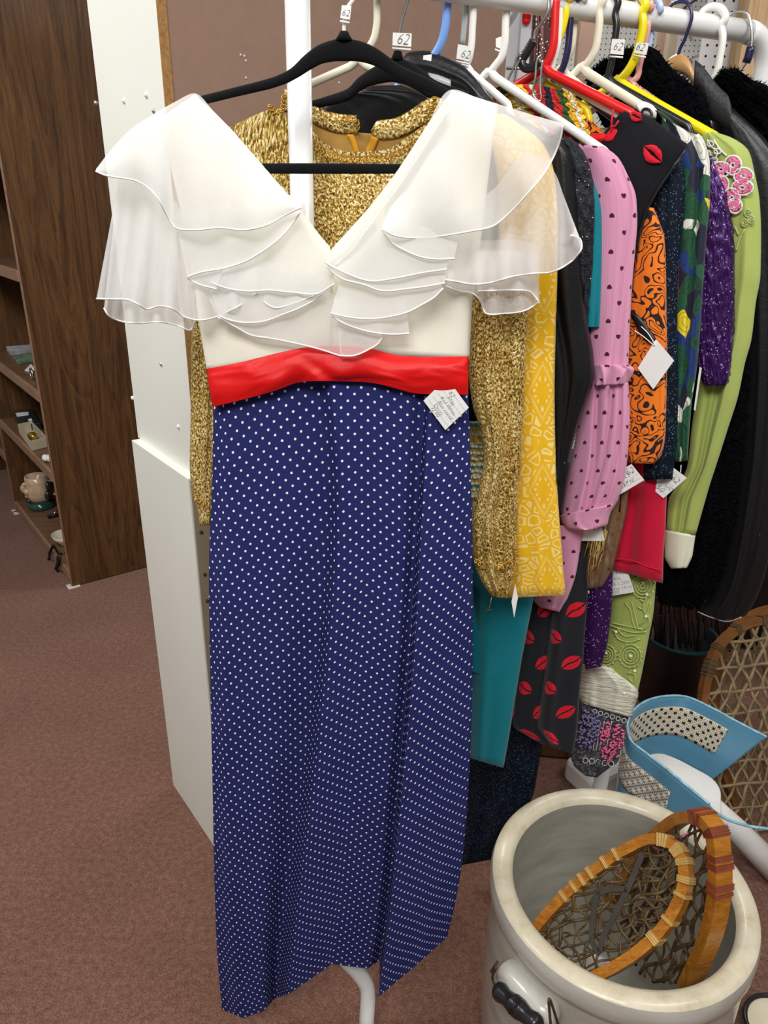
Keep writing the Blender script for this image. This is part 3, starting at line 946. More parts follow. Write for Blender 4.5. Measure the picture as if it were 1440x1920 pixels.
# ------------------------------------------------------------------ far side of the shop, above the rack
def post(name, x0, x1, Y, mat, label, cat, z0=0.0, z1=2.75, th=.05, kind=None):
    a = at_Y((x0 + x1) / 2, 70, Y); w = (x1 - x0) * Y * .86 / F
    o = MB().box((a.x, Y, (z0 + z1) / 2), (w, th, z1 - z0)).build(name, mat, smooth=False)
    if kind: struct(o)
    else: tag(o, label, cat)
    return o
post('trim_1', 938, 972, 3.0, M['white_post'], '', '', kind=1)
post('trim_2', 974, 1002, 2.7, M['white_trim'], '', '', kind=1)
post('trim_3', 1084, 1110, 3.4, M['hardboard'], '', '', kind=1)
post('trim_4', 1236, 1252, 3.4, M['hardboard'], '', '', kind=1)
post('trim_5', 1252, 1266, 3.3, M['tan_back'], '', '', kind=1)
pp = post('pegboard_panel', 1317, 1392, 2.30, M['pegpanel'], 'white perforated pegboard panel upright behind the right end of the rack', 'pegboard', th=.006)
wp = post('timber_post', 1384, 1428, 2.20, M['stud'], 'raw pine timber post behind the elbow of the rack', 'post', th=.07)
# hooks and goods on the pegboard
for i, (x, y, Y) in enumerate(((1290, 10, 4.55), (1300, 108, 4.55), (1300, 65, 4.55))):
    p = at_Y(x, y, Y)
    tag(MB().tube([p + Vector((0, .056, 0)), p + Vector((0, -.12, 0)), p + Vector((0, -.14, .03))], .005, 8).build('peg_hook', M['chrome'] if i else M['blackiron']),
        ['dark wire peg hook at the top of the far pegboard', 'bright wire peg hook low on the pegboard beside the wooden hanger', 'bright wire peg hook just under the rail on the pegboard'][i], 'hook')
p = at_Y(987, 38, 2.664)
tag(MB().tube([p + Vector((0, 0, .12)), p + Vector((0, 0, 0))], .014, 12).ball(p, .014, 12, 8).build('red_strap', M['p_red']), 'red rounded strap end hanging below the rail by the white panel', 'strap')
pl = vplane(at_Y(1015, 60, 1.95).x, 1.95, -.2)
tag(shell('sequin_scarf', [(1002, -60, 1040, -60), (998, 30, 1034, 30), (995, 80, 1036, 80), (990, 140, 1036, 140), (985, 260, 1036, 260)], pl, M['brown_sequin'], th=.02, wr=(4, .012, 3), nr=20, nc=14), 'brown sequinned scarf hanging behind the rack by the red hanger', 'scarf')
pl = vplane(at_Y(1440, 60, 2.35).x, 2.35, -.2)
tag(shell('print_blouse', [(1432, -60, 1530, -60), (1426, 30, 1530, 30), (1422, 100, 1530, 100), (1405, 200, 1530, 200), (1400, 300, 1530, 300)], pl, M['dark_print'], th=.03, wr=(4, .012, 5), nr=20, nc=14), 'dark floral print blouse hanging beyond the right end of the rack', 'blouse')
pl = vplane(at_Y(932, 40, 2.965).x, 2.965, 0)
m = MB(); rnd = random.Random(5)
for i in range(16):
    a = pl.pt(931 + rnd.uniform(-6, 8), 22 + rnd.uniform(0, 44)); m.tube([a, a + Vector((rnd.uniform(-.03, .03), 0, -rnd.uniform(.02, .05)))], .005, 6)
m.tube([pl.pt(930, -80), pl.pt(930, 120)], .004, 6); m.tube([pl.pt(930, 24), pl.pt(946, 24)], .004, 6)
tag(m.build('jewelry_strand', M['blackiron']), 'tangled black jewelry strand hanging between the hardboard and the white post', 'jewelry')

q_ = vplane(at_Y(1015, 60, 1.95).x, 1.95, -.2).pt(1018, -56)
tag(MB().tube([Vector((q_.x, 2.672, q_.z)), Vector((q_.x, q_.y - .03, q_.z))], .008, 10).build('display_arm', M['chrome']), 'steel display arm above the frame carrying the brown sequinned scarf', 'rail')
q_ = vplane(at_Y(1440, 60, 2.35).x, 2.35, -.2).pt(1480, -56)
tag(MB().tube([Vector((wp.location.x, 2.2, q_.z)) + Vector((at_Y(1406, 70, 2.2).x, .034, 0)), q_ + Vector((.05, 0, 0))], .008, 10).build('display_arm', M['chrome']), 'steel display arm on the timber post carrying the dark print blouse', 'rail')
# ------------------------------------------------------------------ the clothes rack
R0 = at_Y(556, -64, 1.03); RZ = R0.z
R1 = at_z(1402, 60, RZ)
RD = (R1 - R0).normalized()
RR = .0155
def rail_at(x): return at_z(x, -64 + (x - 556) * 124 / 846, RZ)
rk = thing('clothes_rack', 'white painted tubular clothes rack holding all the hung garments', 'rack')
REND = R1 + RD * .045
f0 = at_z(687, 1955, 0.0)
MB().tube([Vector((R0.x, R0.y, RZ)), Vector((R0.x, R0.y, 1.2)), Vector((R0.x, R0.y, .62))], RR, 20).build('upright', M['rack'], rk)
b1 = at_z(655, 1812, .17); b2 = at_z(683, 1845, .125)
MB().tube(smooth([Vector((R0.x, R0.y, .62)), Vector((R0.x, R0.y, .45)), Vector((R0.x + .008, R0.y, .34)), at_z(640, 1790, .205), at_z(668, 1820, .155), at_z(688, 1850, .118), Vector((f0.x, f0.y, .07)), f0 + Vector((0, 0, .002))], 44), RR).build('foot', M['rack'], rk)
MB().tube([R0 - RD * .012, R0 + RD * .1, R1 - RD * .1, R1], RR, 20).build('rail', M['rack'], rk)
e = [R1]
for i in range(1, 9):
    w = math.pi / 2 * i / 8
    e.append(R1 + RD * (.05 * math.sin(w)) + Vector((0, 0, -.05 * (1 - math.cos(w)))))
MB().tube(e + [Vector((e[-1].x, e[-1].y, 1.69)) - RD * q + Vector((0, 0, -z)) for q, z in ((.004, .06), (.03, .3), (.07, .75), (.085, 1.2), (.085, 1.5))] + [Vector((e[-1].x, e[-1].y, .002)) - RD * .075 + Vector((.02, -.03, 0))], RR * 1.05, 20).build('end_post', M['rack'], rk)

P = {}
def plane(key, hx, slope, dY=0.0):
    n = rail_at(hx - 22); P[key] = vplane(n.x, n.y + dY, slope); P[key].neck = n; P[key].hd = Vector((1, slope, 0)).normalized()
    return P[key]
plane('gold', 765, -.35, -.015)
plane('bandana', 705, -.27, .03)
plane('leather', 830, -.42, .03)
plane('beaded', 875, -.50, .03)
plane('teal', 893, -.50, .04)
plane('pink', 948, -.53, .025)
plane('crochet', 1015, -.58, .0)
plane('lips', 1042, -.62, .0)
plane('yel2', 1058, -.65, .0)
plane('orange', 1066, -.68, .0)
plane('navy', 1078, -.68, .012)
plane('red', 1090, -.68, .022)
plane('green', 1124, -.70, .0)
plane('black', 1152, -.70, .0)
plane('purple', 1172, -.72, .0)
plane('lime', 1203, -.75, .0)
plane('pinkh', 1214, -.75, .01)
plane('fur', 1232, -.75, .02)
plane('wood', 1290, -.75, .0)
plane('white6', 1352, -.75, .0)
plane('fur2', 1400, -.75, .0)

HS = 'hangers on the rack'
def hook_over(p, pts3, side):
    """finish a hook over the rail"""
    c = p.neck; s = p.hd
    return pts3 + [c + s * .021 + Vector((0, 0, .006)), c + s * .012 + Vector((0, 0, .021)), c - s * .008 + Vector((0, 0, .023)), c - s * .021 + Vector((0, 0, .008))]
def hanger(name, label, mat, key, neck, near, hook, r=.0052, over=True, drop=.028, far=None, d=0.0, bar=True, hookmat=None, hr=None):
    p = P[key]
    h = thing(name, label, 'hanger', HS)
    n3 = p.pt(*neck, d); a3 = p.pt(*near, d)
    v = a3 - n3; b3 = p.pt(*far, d) if far else n3 + Vector((-v.x, -v.y, v.z))
    dn = Vector((0, 0, -drop))
    vh = v.normalized(); wh = (b3 - n3).normalized()
    pts = [n3 + vh * .012, a3 - vh * .03, a3, a3 + vh * .008 + dn * .4, a3 - Vector((v.x, v.y, 0)).normalized() * .014 + dn, b3 + Vector((v.x, v.y, 0)).normalized() * .014 + dn, b3 + wh * .008 + dn * .4, b3, b3 - wh * .03, n3 + wh * .012, n3 + Vector((0, 0, .004))]
    MB().tube(poly([list(q) for q in pts], 140, True), r, 12, True).build('shoulder_bar', mat, h)
    hk = [p.pt(*q, d) for q in hook]
    if over: hk = hook_over(p, hk, 1)
    MB().tube(smooth([n3] + [list(q) for q in hk], 48), hr or r * .92, 10).build('hook', hookmat or mat, h)
    return h

hanger('plastic_hanger', 'cream tubular hanger leftmost on the rail, behind the black velvet hangers', M['p_cream'], 'bandana', (672, 118), (806, 172), [(690, 92), (701, 72), (706, 48), (707, 10), (708, -25)], far=(572, 162), drop=.075)
hanger('plastic_hanger', 'sky blue tubular hanger carrying the black leather jacket with upturned collar', M['p_blue'], 'leather', (808, 112), (882, 168), [(818, 98), (828, 78), (834, 55), (838, 20), (841, -15)], r=.0062)
hanger('plastic_hanger', 'white tubular hanger with a clear tag holder, beside the grey plastic strip', M['p_white'], 'beaded', (872, 128), (952, 196), [(880, 108), (884, 85), (886, 50), (890, 0), (892, -15)])
hanger('plastic_hanger', 'white tubular hanger carrying the pink heart blouse', M['p_white'], 'pink', (917, 138), (1136, 286), [(928, 124), (940, 108), (946, 86), (948, 47), (950, 0), (951, -12)], r=.0058)
hanger('plastic_hanger', 'bright red tubular hanger carrying the black blouse with red lips', M['p_red'], 'lips', (1018, 130), (1184, 213), [(1030, 110), (1037, 88), (1040, 50), (1042, 5), (1043, -6)], r=.0062)
hanger('plastic_hanger', 'white tubular hanger tucked directly behind the red hanger', M['p_white'], 'yel2', (1030, 140), (1160, 215), [(1038, 112), (1045, 86), (1048, 50), (1050, 8), (1051, -2)])
hanger('plastic_hanger', 'yellow tubular hanger between the red and navy hangers', M['p_yellow'], 'orange', (1014, 150), (1100, 206), [(1034, 100), (1046, 78), (1056, 50), (1061, 25), (1062, 3)])
hanger('plastic_hanger', 'dark navy tubular hanger passing under the red hanger', M['p_navy'], 'navy', (1048, 142), (1172, 238), [(1058, 120), (1064, 95), (1068, 55), (1071, 15), (1072, 2)])
hanger('plastic_hanger', 'ivory tubular hanger between the navy hanger and the cream one', M['p_cream'], 'red', (1052, 130), (1158, 225), [(1062, 112), (1071, 90), (1077, 48), (1082, 12), (1082, 6)])
hanger('plastic_hanger', 'cream tubular hanger carrying the green floral garment', M['p_cream'], 'green', (1090, 130), (1208, 203), [(1104, 115), (1115, 96), (1121, 68), (1124, 40), (1125, 12)], r=.0062)
hanger('plastic_hanger', 'black tubular hanger with a clear tag holder carrying the black fur coat', M['p_black'], 'black', (1138, 150), (1290, 236), [(1146, 120), (1152, 80), (1156, 45), (1154, 22)])
hanger('plastic_hanger', 'bright yellow tubular hanger carrying the lime green tunic', M['p_yellow'], 'lime', (1158, 154), (1342, 258), [(1178, 132), (1191, 108), (1200, 78), (1206, 42), (1205, 22)], r=.0068)
hanger('plastic_hanger', 'dusty pink tubular hanger just behind the bright yellow hanger', M['p_pink'], 'pinkh', (1180, 156), (1300, 240), [(1194, 146), (1200, 118), (1208, 82), (1215, 45), (1213, 22)])
hanger('plastic_hanger', 'pale blue tubular hanger behind the dusty pink hanger', M['p_lightblue'], 'fur', (1186, 150), (1300, 232), [(1200, 130), (1212, 100), (1220, 62), (1222, 35), (1218, 22)])
hanger('plastic_hanger', 'white tubular hanger near the right elbow of the rack', M['p_white'], 'white6', (1330, 160), (1440, 236), [(1340, 145), (1350, 105), (1355, 68), (1353, 46)], r=.0062)
w = hanger('wire_hanger', 'steel wire hanger with a dark blue grip at the rack elbow', M['chrome'], 'fur2', (1382, 140), (1500, 215), [(1388, 133), (1400, 116), (1408, 92), (1410, 68)], r=.0022)
MB().tube([P['fur2'].pt(1399, 118), P['fur2'].pt(1403, 108), P['fur2'].pt(1406, 96), P['fur2'].pt(1408, 88)], .0062, 10).build('grip', M['p_navy'], w, 'dark blue foam grip')
# grey flat strip beside the white hanger
p = P['beaded']
tag(shell('plastic_strip', [(866, -30, 880, -30), (866, 20, 879, 20), (862, 84, 873, 84)], p, M['p_grey'], th=.002, nr=10, nc=8), 'flat grey plastic strip hanging from the rail beside a white hook', 'strip')
# wooden hanger
h = thing('wooden_hanger', 'varnished wooden coat hanger holding the long black leather coat', 'hanger')
p = P['wood']
shell('shoulder_bar', [(1250, 114, 1246, 132), (1262, 104, 1262, 135), (1277, 100, 1280, 140), (1291, 110, 1294, 152), (1300, 128, 1300, 172), (1312, 150, 1312, 180), (1340, 176, 1340, 196)], p, M['woodlight'], h, th=.009, nr=24, nc=10)
MB().tube(smooth([list(q) for q in hook_over(p, [p.pt(1272, 104), p.pt(1275, 92), p.pt(1283, 76), p.pt(1289, 60)], 1)], 40), .0025, 8).build('hook', M['p_navy'], h)
# clip hanger of the crochet vest
p = P['crochet']
h = thing('clip_hanger', 'black coated clip hanger with steel clips holding the rainbow crochet vest', 'hanger')
MB().tube(smooth([list(q) for q in hook_over(p, [p.pt(x, y) for x, y in ((1014, 116), (1000, 126), (984, 126), (978, 116), (990, 95), (1001, 76))], 1)[:6]], 36), .0062, 10).build('hook_sleeve', M['p_black'], h)
MB().tube(smooth([list(p.pt(x, y)) for x, y in ((1001, 76), (1004, 60), (1014, 45), (1028, 22), (1029, 0), (1030, -12))], 30), .0025, 8).build('hook', M['chrome'], h)
for q in (((978, 100), (972, 104), (964, 125), (953, 158), (958, 158), (968, 128), (976, 108)), ((1014, 103), (1010, 108), (1004, 145), (1001, 180), (1013, 190), (1013, 160), (1017, 112))):
    MB().tube(smooth([list(p.pt(x, y, .012)) for x, y in q], 40), .0016, 6).build('clip', M['chrome'], h)
MB().tube([p.pt(950, 128), p.pt(1016, 128)], .002, 6).build('crossbar', M['chrome'], h)
shell('cardboard_bar', [(948, 190, 950, 235), (1050, 208, 1052, 240)], p, M['cardboard'], h, th=.004, nr=12, nc=6)

# ------------------------------------------------------------------ black velvet hanger of the gold dress
h = thing('velvet_hanger', 'black velvet hanger inside the gold dress neckline, tagged 62 on its steel hook', 'hanger')
p = P['gold']
shell('shoulder_bar', [(560, 194, 566, 214), (587, 188, 597, 203), (620, 178, 630, 196), (652, 166, 655, 188), (670, 147, 675, 171), (697, 128, 700, 160), (737, 108, 737, 154), (760, 112, 756, 158), (790, 130, 785, 172), (820, 150, 815, 188), (880, 172, 876, 192)], p, M['velvet'], h, th=.006, nr=40, nc=10)
MB().tube([p.pt(745, 112), p.pt(746, 96)], [.008, .005], 10).build('collar', M['velvet'], h)
MB().tube(smooth([list(p.pt(x, y)) for x, y in ((745, 104), (748, 74), (753, 42), (762, 12), (768, -12))] + [list(q) for q in hook_over(p, [], 1)], 44), .002, 8).build('hook', M['chrome'], h)
shell('grey_flap', [(802, 136, 812, 158), (820, 140, 826, 168), (845, 150, 845, 172)], p, M['p_grey'], h, th=.002, nr=10, nc=6, label='grey plastic grip flap')

# ------------------------------------------------------------------ garments
G = 'garments on the rack'
def garment(name, label, cat): return thing(name, label, cat, G)
# gold dress
g = garment('gold_dress', 'glittering gold lame dress with long sleeves and high braided neck behind the white upright', 'dress')
p = P['gold']
shell('body', [[(430, 238), (505, 206), (535, 215), (578, 236), (606, 266), (652, 284), (720, 281), (753, 264), (790, 238), (845, 200)],
               [(424, 290), (505, 285), (540, 290), (578, 295), (612, 302), (655, 310), (722, 308), (760, 300), (800, 285), (862, 270)],
               [(400, 430), (480, 430), (530, 430), (575, 430), (620, 430), (665, 430), (720, 430), (765, 430), (810, 430), (868, 430)],
               [(398, 640), (460, 640), (520, 640), (570, 640), (620, 640), (670, 640), (720, 640), (765, 640), (810, 640), (872, 640)],
               [(408, 1000), (460, 1000), (520, 1000), (570, 1000), (620, 1000), (670, 1000), (720, 1000), (765, 1000), (810, 1000), (866, 1000)]],
      p, M['gold'], g, th=.020, backth=.03, wr=(5, .010, 2), nr=44, nc=60, cap=False)
shell('back_lining', [[(566, 208), (590, 212), (625, 236), (668, 248), (706, 250), (750, 232), (800, 205)], [(566, 240), (600, 268), (640, 290), (680, 296), (715, 295), (755, 275), (800, 240)]], p, M['gold_lining'], g, th=.002, nr=10, nc=40)
def dshell(*a, **k):
    dd_ = k.pop('dd'); pl_ = a[2]; q = Pl(pl_.P0 + pl_.N * dd_, pl_.N); return shell(a[0], a[1], q, *a[3:], **k)
dshell('collar_half', [[(533, 166), (533, 210)], [(552, 172), (548, 214)], [(578, 184), (574, 222)], [(600, 203), (600, 238)], [(640, 214), (638, 250)], [(668, 216), (672, 252)]], p, M['gold'], g, th=.0025, nr=24, nc=10, dd=.004)
dshell('collar_half', [[(695, 246), (704, 258)], [(708, 226), (718, 262)], [(738, 222), (748, 258)], [(770, 206), (785, 240)], [(800, 186), (812, 226)], [(832, 178), (845, 205)]], p, M['gold'], g, th=.0025, nr=24, nc=10, dd=.004)
dshell('zip_tape', [(650, 252, 663, 252), (660, 274, 671, 274), (663, 290, 675, 290)], p, M['zip_tape'], g, th=.002, nr=8, nc=6, dd=.006)
dshell('zip_tape', [(696, 254, 710, 260), (688, 275, 702, 280), (682, 292, 696, 294)], p, M['zip_tape'], g, th=.002, nr=8, nc=6, dd=.006)
rnd = random.Random(11)
def squiggle(path, n, amp, r, pl_, d, seed, k=7):
    rn = random.Random(seed); out = []
    for i, (x, y) in enumerate(poly(path, n)):
        w = i * 2 * math.pi / k
        out.append(pl_.pt(x + amp * math.cos(w) + rn.uniform(-1, 1), y + amp * math.sin(w) + rn.uniform(-1, 1), d + .002 * math.sin(w)))
    return MB().tube(out, r, 6)
squiggle([(506, 196), (515, 212), (530, 206), (534, 176)], 60, 4, .0012, p, .014, 1).build('braid_trim', M['gold_braid'], g)
squiggle([(582, 262), (610, 290), (655, 300), (722, 298), (756, 284), (786, 262)], 170, 5.5, .0012, p, .032, 2).build('braid_trim', M['gold_braid'], g)
squiggle([(640, 222), (668, 226), (671, 244)], 40, 4, .0012, p, .014, 3).build('braid_trim', M['gold_braid'], g)
squiggle([(815, 180), (812, 205), (800, 225)], 40, 4, .0012, p, .014, 4).build('braid_trim', M['gold_braid'], g)
pl_ = vplane(at_Y(375, 800, 1.04).x, 1.04, .0)
shell('sleeve', [(368, 560, 432, 560), (360, 620, 432, 620), (358, 700, 432, 700), (357, 800, 432, 800), (356, 880, 426, 880), (362, 930, 420, 930), (372, 960, 412, 960), (374, 986, 410, 984)], pl_, M['gold'], g, th=.022, wr=(5, .012, 4), nr=36, nc=24)
squiggle([(366, 934), (385, 950), (408, 952)], 40, 4, .0012, pl_, .024, 6).build('braid_trim', M['gold_braid'], g)
pl_ = vplane(at_Y(935, 800, .99).x, .99, -.12)
shell('sleeve', [(872, 470, 992, 470), (880, 540, 994, 540), (882, 622, 990, 600), (879, 700, 985, 690), (886, 760, 981, 780), (903, 815, 979, 830), (907, 860, 977, 872), (898, 915, 972, 935), (884, 975, 970, 990), (886, 1040, 969, 1035), (900, 1085, 965, 1075), (922, 1119, 955, 1122)], pl_, M['gold'], g, th=.026, folds=[(.62, .12, -.014, .05, .9), (.3, .1, .008, .1, .6)], wr=(4, .006, 9), nr=60, nc=36)
squiggle([(890, 1050), (915, 1066), (945, 1062), (968, 1050), (968, 1035), (966, 1020)], 90, 5, .0012, pl_, .026, 8).build('cuff_braid', M['gold_braid'], g)
MB().tube([pl_.pt(x, y, .005) for x, y in ((922, 1120), (918, 1138), (910, 1146), (922, 1142))], .0006, 5).build('loose_thread', M['gold_braid'], g)

# bandana shirt
g = garment('bandana_shirt', 'yellow bandana print shirt sleeve beside the gold sleeve', 'shirt')
p = P['bandana']
shell('sleeve', [(880, 205, 950, 215), (915, 260, 1022, 275), (930, 320, 1040, 330), (935, 420, 1046, 420), (935, 520, 1045, 520), (934, 620, 1042, 620), (934, 740, 1040, 740), (934, 860, 1042, 860), (936, 960, 1048, 960), (940, 1060, 1056, 1060), (946, 1121, 1061, 1116)], p, M['bandana'], g, th=.012, wr=(3, .004, 6), nr=50, nc=28)

# leather jacket
g = garment('leather_jacket', 'black leather jacket with upturned collar and sleeve, beside the bandana shirt', 'jacket')
p = P['leather']
shell('collar', [(752, 112, 756, 135), (768, 97, 768, 150), (800, 95, 795, 160), (840, 108, 835, 175), (868, 122, 865, 185), (892, 145, 885, 205), (912, 172, 905, 225), (934, 198, 920, 235)], p, M['leather'], g, th=.012, wr=(3, .006, 4), nr=30, nc=16)
shell('body', [(620, 190, 700, 160), (600, 210, 840, 160), (600, 240, 940, 205), (600, 300, 1040, 270), (600, 420, 1040, 420), (640, 800, 1040, 800)], Pl(p.P0 + p.N * .004, p.N), M['leather'], g, th=.010, wr=(6, .008, 5), nr=36, nc=36)
shell('sleeve', [(985, 262, 1056, 266), (985, 285, 1072, 290), (985, 330, 1079, 330), (985, 400, 1085, 400), (988, 500, 1091, 500), (995, 600, 1101, 600), (1000, 660, 1112, 660), (1003, 705, 1115, 705), (1010, 745, 1103, 745), (1018, 790, 1087, 790), (1024, 850, 1070, 850), (1026, 905, 1062, 905)], p, M['leather'], g, th=.022, folds=[(.75, .12, .010, -.2, .6), (.45, .08, -.010, .3, .4)], wr=(5, .008, 3), nr=60, nc=32)
shell('cuff', [(1022, 862, 1071, 868), (1022, 905, 1064, 908), (1024, 960, 1056, 962)], Pl(p.P0 + p.N * .002, p.N), M['leather'], g, th=.020, nr=14, nc=20)

# beaded lace top
g = garment('beaded_blouse', 'black lace blouse with tiny beads beside the black leather sleeve', 'blouse')
p = P['beaded']
shell('sleeve', [(1000, 244, 1070, 258), (1005, 265, 1093, 282), (1008, 300, 1106, 312), (1015, 347, 1113, 347), (1022, 402, 1115, 402), (1030, 458, 1113, 458), (1035, 513, 1110, 513), (1040, 580, 1104, 580), (1040, 680, 1100, 680)], p, M['beaded'], g, th=.016, wr=(7, .010, 7), nr=50, nc=30, fuzz=.0022)
rnd = random.Random(5); fr = o_front[list(o_front)[-1]]
m = MB()
for i in range(60):
    a = fr[rnd.randrange(len(fr))][rnd.randrange(10, len(fr[0]))]; m.ball(a, .0012, 6, 4)
m.build('beads', M['chrome'], g)

# teal top
g = garment('teal_tunic', 'teal jersey tunic with a short sleeve and long swinging hem', 'tunic')
p = P['teal']
shell('sleeve', [(1070, 330, 1112, 336), (1074, 370, 1124, 370), (1078, 402, 1129, 402), (1080, 458, 1130, 458), (1082, 541, 1128, 541), (1082, 613, 1125, 613)], p, M['teal'], g, th=.016, wr=(2, .004, 2), nr=30, nc=20, cap=False)
shell('sleeve_lining', [(1100, 608, 1123, 608), (1104, 628, 1121, 628), (1110, 642, 1116, 642)], Pl(p.P0 - p.N * .006, p.N), M['teal_dark'], g, th=.004, nr=8, nc=8)  # inside of the open sleeve, its shade given by a darker teal
shell('hem_panel', [(790, 960, 1010, 960), (800, 1060, 1006, 1060), (800, 1122, 1000, 1122), (800, 1180, 989, 1180), (810, 1244, 977, 1244), (820, 1317, 965, 1317), (828, 1390, 953, 1390), (836, 1408, 944, 1440)], p, M['teal'], g, th=.02, folds=[(.62, .10, .016, -.1, .4), (.40, .08, -.012, .0, .5)], wr=(3, .006, 8), nr=40, nc=36)
shell('hem_drape', [(840, 1090, 885, 1090), (842, 1150, 892, 1150), (845, 1210, 908, 1210), (850, 1250, 920, 1258), (880, 1258, 926, 1272)], Pl(p.P0 + p.N * .02, p.N), M['teal'], g, th=.008, nr=20, nc=18)
# pink blouse
g = garment('heart_blouse', 'pink blouse printed with small dark hearts, with a gathered bell sleeve', 'blouse')
p = P['pink']
shell('sleeve', [(1095, 272, 1132, 274), (1092, 292, 1158, 294), (1096, 327, 1176, 326), (1098, 374, 1193, 372), (1100, 416, 1195, 416), (1100, 458, 1192, 458), (1100, 541, 1185, 541), (1098, 636, 1180, 636), (1096, 690, 1178, 694)], p, M['hearts'], g, th=.020, folds=[(.85, .04, -.004, -.35, 1)], wr=(3, .005, 2), nr=46, nc=36)
shell('elastic_ruffle', [(1094, 684, 1180, 684), (1092, 697, 1189, 692), (1096, 712, 1184, 706), (1100, 724, 1176, 720)], Pl(p.P0 + p.N * .004, p.N), M['hearts'], g, th=.026, wr=(9, .009, 12), nr=14, nc=44)
shell('bell_sleeve', [(1098, 714, 1178, 714), (1090, 745, 1180, 745), (1085, 779, 1181, 779), (1074, 854, 1177, 854), (1064, 904, 1169, 904), (1056, 938, 1160, 934), (1053, 972, 1144, 962)], p, M['hearts'], g, th=.024, wr=(8, .007, 25), folds=[(.35, .05, -.010, .1, .7), (.6, .05, -.012, -.1, .7), (.8, .04, -.008, -.1, .8)], nr=40, nc=44)
shell('cuff_band', [(1050, 966, 1153, 944), (1053, 978, 1143, 966), (1064, 992, 1138, 984), (1082, 996, 1126, 990)], Pl(p.P0 + p.N * .001, p.N), M['hearts'], g, th=.028, wr=(5, .006, 15), nr=14, nc=30)
shell('body', [(980, 985, 1096, 985), (984, 1022, 1089, 1022), (990, 1076, 1080, 1076), (996, 1120, 1064, 1122), (1012, 1138, 1050, 1148)], Pl(p.P0 - p.N * .008, p.N), M['hearts'], g, th=.012, wr=(3, .005, 2), nr=26, nc=24)
shell('shoulder', [(1062, 258, 1100, 276), (1060, 300, 1110, 300), (1060, 420, 1110, 420)], Pl(p.P0 - p.N * .010, p.N), M['hearts'], g, th=.008, nr=20, nc=20)
# crochet vest
g = garment('crochet_vest', 'rainbow striped crochet vest clipped behind the white hanger', 'vest')
p = P['crochet']
shell('shoulder', [[(915, 168), (960, 158), (1012, 160), (1040, 166), (1066, 172), (1078, 180)],
                [(930, 190), (965, 185), (1015, 190), (1048, 200), (1076, 204), (1093, 206)],
                [(945, 215), (985, 215), (1030, 225), (1060, 236), (1088, 236), (1104, 236)],
                [(960, 250), (1000, 255), (1040, 262), (1070, 268), (1094, 268), (1107, 264)],
                [(970, 300), (1010, 300), (1045, 302), (1070, 302), (1094, 300), (1107, 290)]], p, M['crochet'], g, th=.010, nr=40, nc=60, fuzz=.0022)
shell('hem', [(872, 790, 905, 790), (874, 830, 912, 830), (878, 880, 914, 880), (880, 940, 905, 940)], Pl(P['gold'].P0 + Vector((0, .05, 0)), P['gold'].N), M['crochet2'], g, th=.012, nr=24, nc=16, fuzz=.002)
pq = Pl(P['gold'].P0 + Vector((0, .05, 0)), P['gold'].N); m = MB(); rn = random.Random(12)
for i in range(9):
    for j in range(5):
        m.ball(pq.pt(878 + j * 8 + (4 if i % 2 else 0) + rn.uniform(-1, 1), 838 + i * 11.5 + rn.uniform(-1, 1), .012), (.0036, .003, .0028), 8, 6)
m.build('bobbles', M['cuff_cream'], g)
# black blouse with lips
g = garment('lips_blouse', 'black blouse printed with red lips, its wide flap fanning below the red hanger', 'blouse')
p = P['lips']
shell('body', [(1150, 224, 1176, 204), (1140, 240, 1215, 218), (1120, 262, 1252, 244), (1110, 290, 1288, 276), (1110, 320, 1262, 316), (1110, 350, 1238, 350), (1112, 385, 1216, 385), (1114, 420, 1202, 420), (1114, 480, 1192, 480), (1114, 560, 1188, 560), (1114, 680, 1184, 680), (1112, 840, 1176, 840), (1100, 960, 1168, 960)], p, M['black'], g, th=.008, wr=(3, .003, 2), nr=70, nc=28)
def lip(pl_, cx, cy, w, h, a, d, par, mat=M['lip_red'] if 'lip_red' in M else None):
    ca, sa = math.cos(a), math.sin(a); m = MB()
    rn = random.Random(int(cx))
    for sgn in (1, -1):
        top = []; bot = []
        n = 16
        for i in range(n + 1):
            x = -1 + 2 * i / n
            e = (1 - abs(x) ** 2.2) * h * (1 - .12 * math.exp(-(x / .18) ** 2) * (sgn > 0))
            i0 = .13 * h * (1 - abs(x)) + .05 * h + rn.uniform(-.03, .05) * h
            o0 = max(i0, e + rn.uniform(-.03, .03) * h)
            for lst, yy in ((top, o0), (bot, i0)):
                X, Y = x * w, -sgn * yy
                lst.append(pl_.pt(cx + X * ca - Y * sa, cy + X * sa + Y * ca, d))
        base = len(m.v); m.v += top + bot
        for i in range(n): m.f.append((base + i, base + i + 1, base + n + 2 + i, base + n + 1 + i))
    o = m.build('lip_print', mat, par)
    o.modifiers.new('solid', 'SOLIDIFY').thickness = .0006
    return o
lip(p, 1224, 289, 22, 17, .75, .0105, g)
lip(p, 1192, 218, 13, 10, .5, .0095, g)
tag_knot = MB().tube([p.pt(x, y, .012) for x, y in ((1146, 245), (1147, 225), (1150, 205))], .0013, 6).tube([p.pt(x, y, .012) for x, y in ((1160, 226), (1154, 236), (1146, 238))], .0013, 6).build('ribbon_tie', M['lip_red'], g)
shell('facing', [(1130, 260, 1146, 240), (1136, 266, 1156, 242), (1148, 264, 1158, 246)], Pl(p.P0 + p.N * .007, p.N), M['lip_red'], g, th=.0015, nr=8, nc=8, label='red lip printed facing')
shell('flap_lining', [(1286, 279, 1276, 300), (1262, 312, 1258, 322), (1236, 350, 1234, 356)], Pl(p.P0 + p.N * .004, p.N), M['p_grey'], g, th=.002, nr=12, nc=6, label='grey underside of the flap')
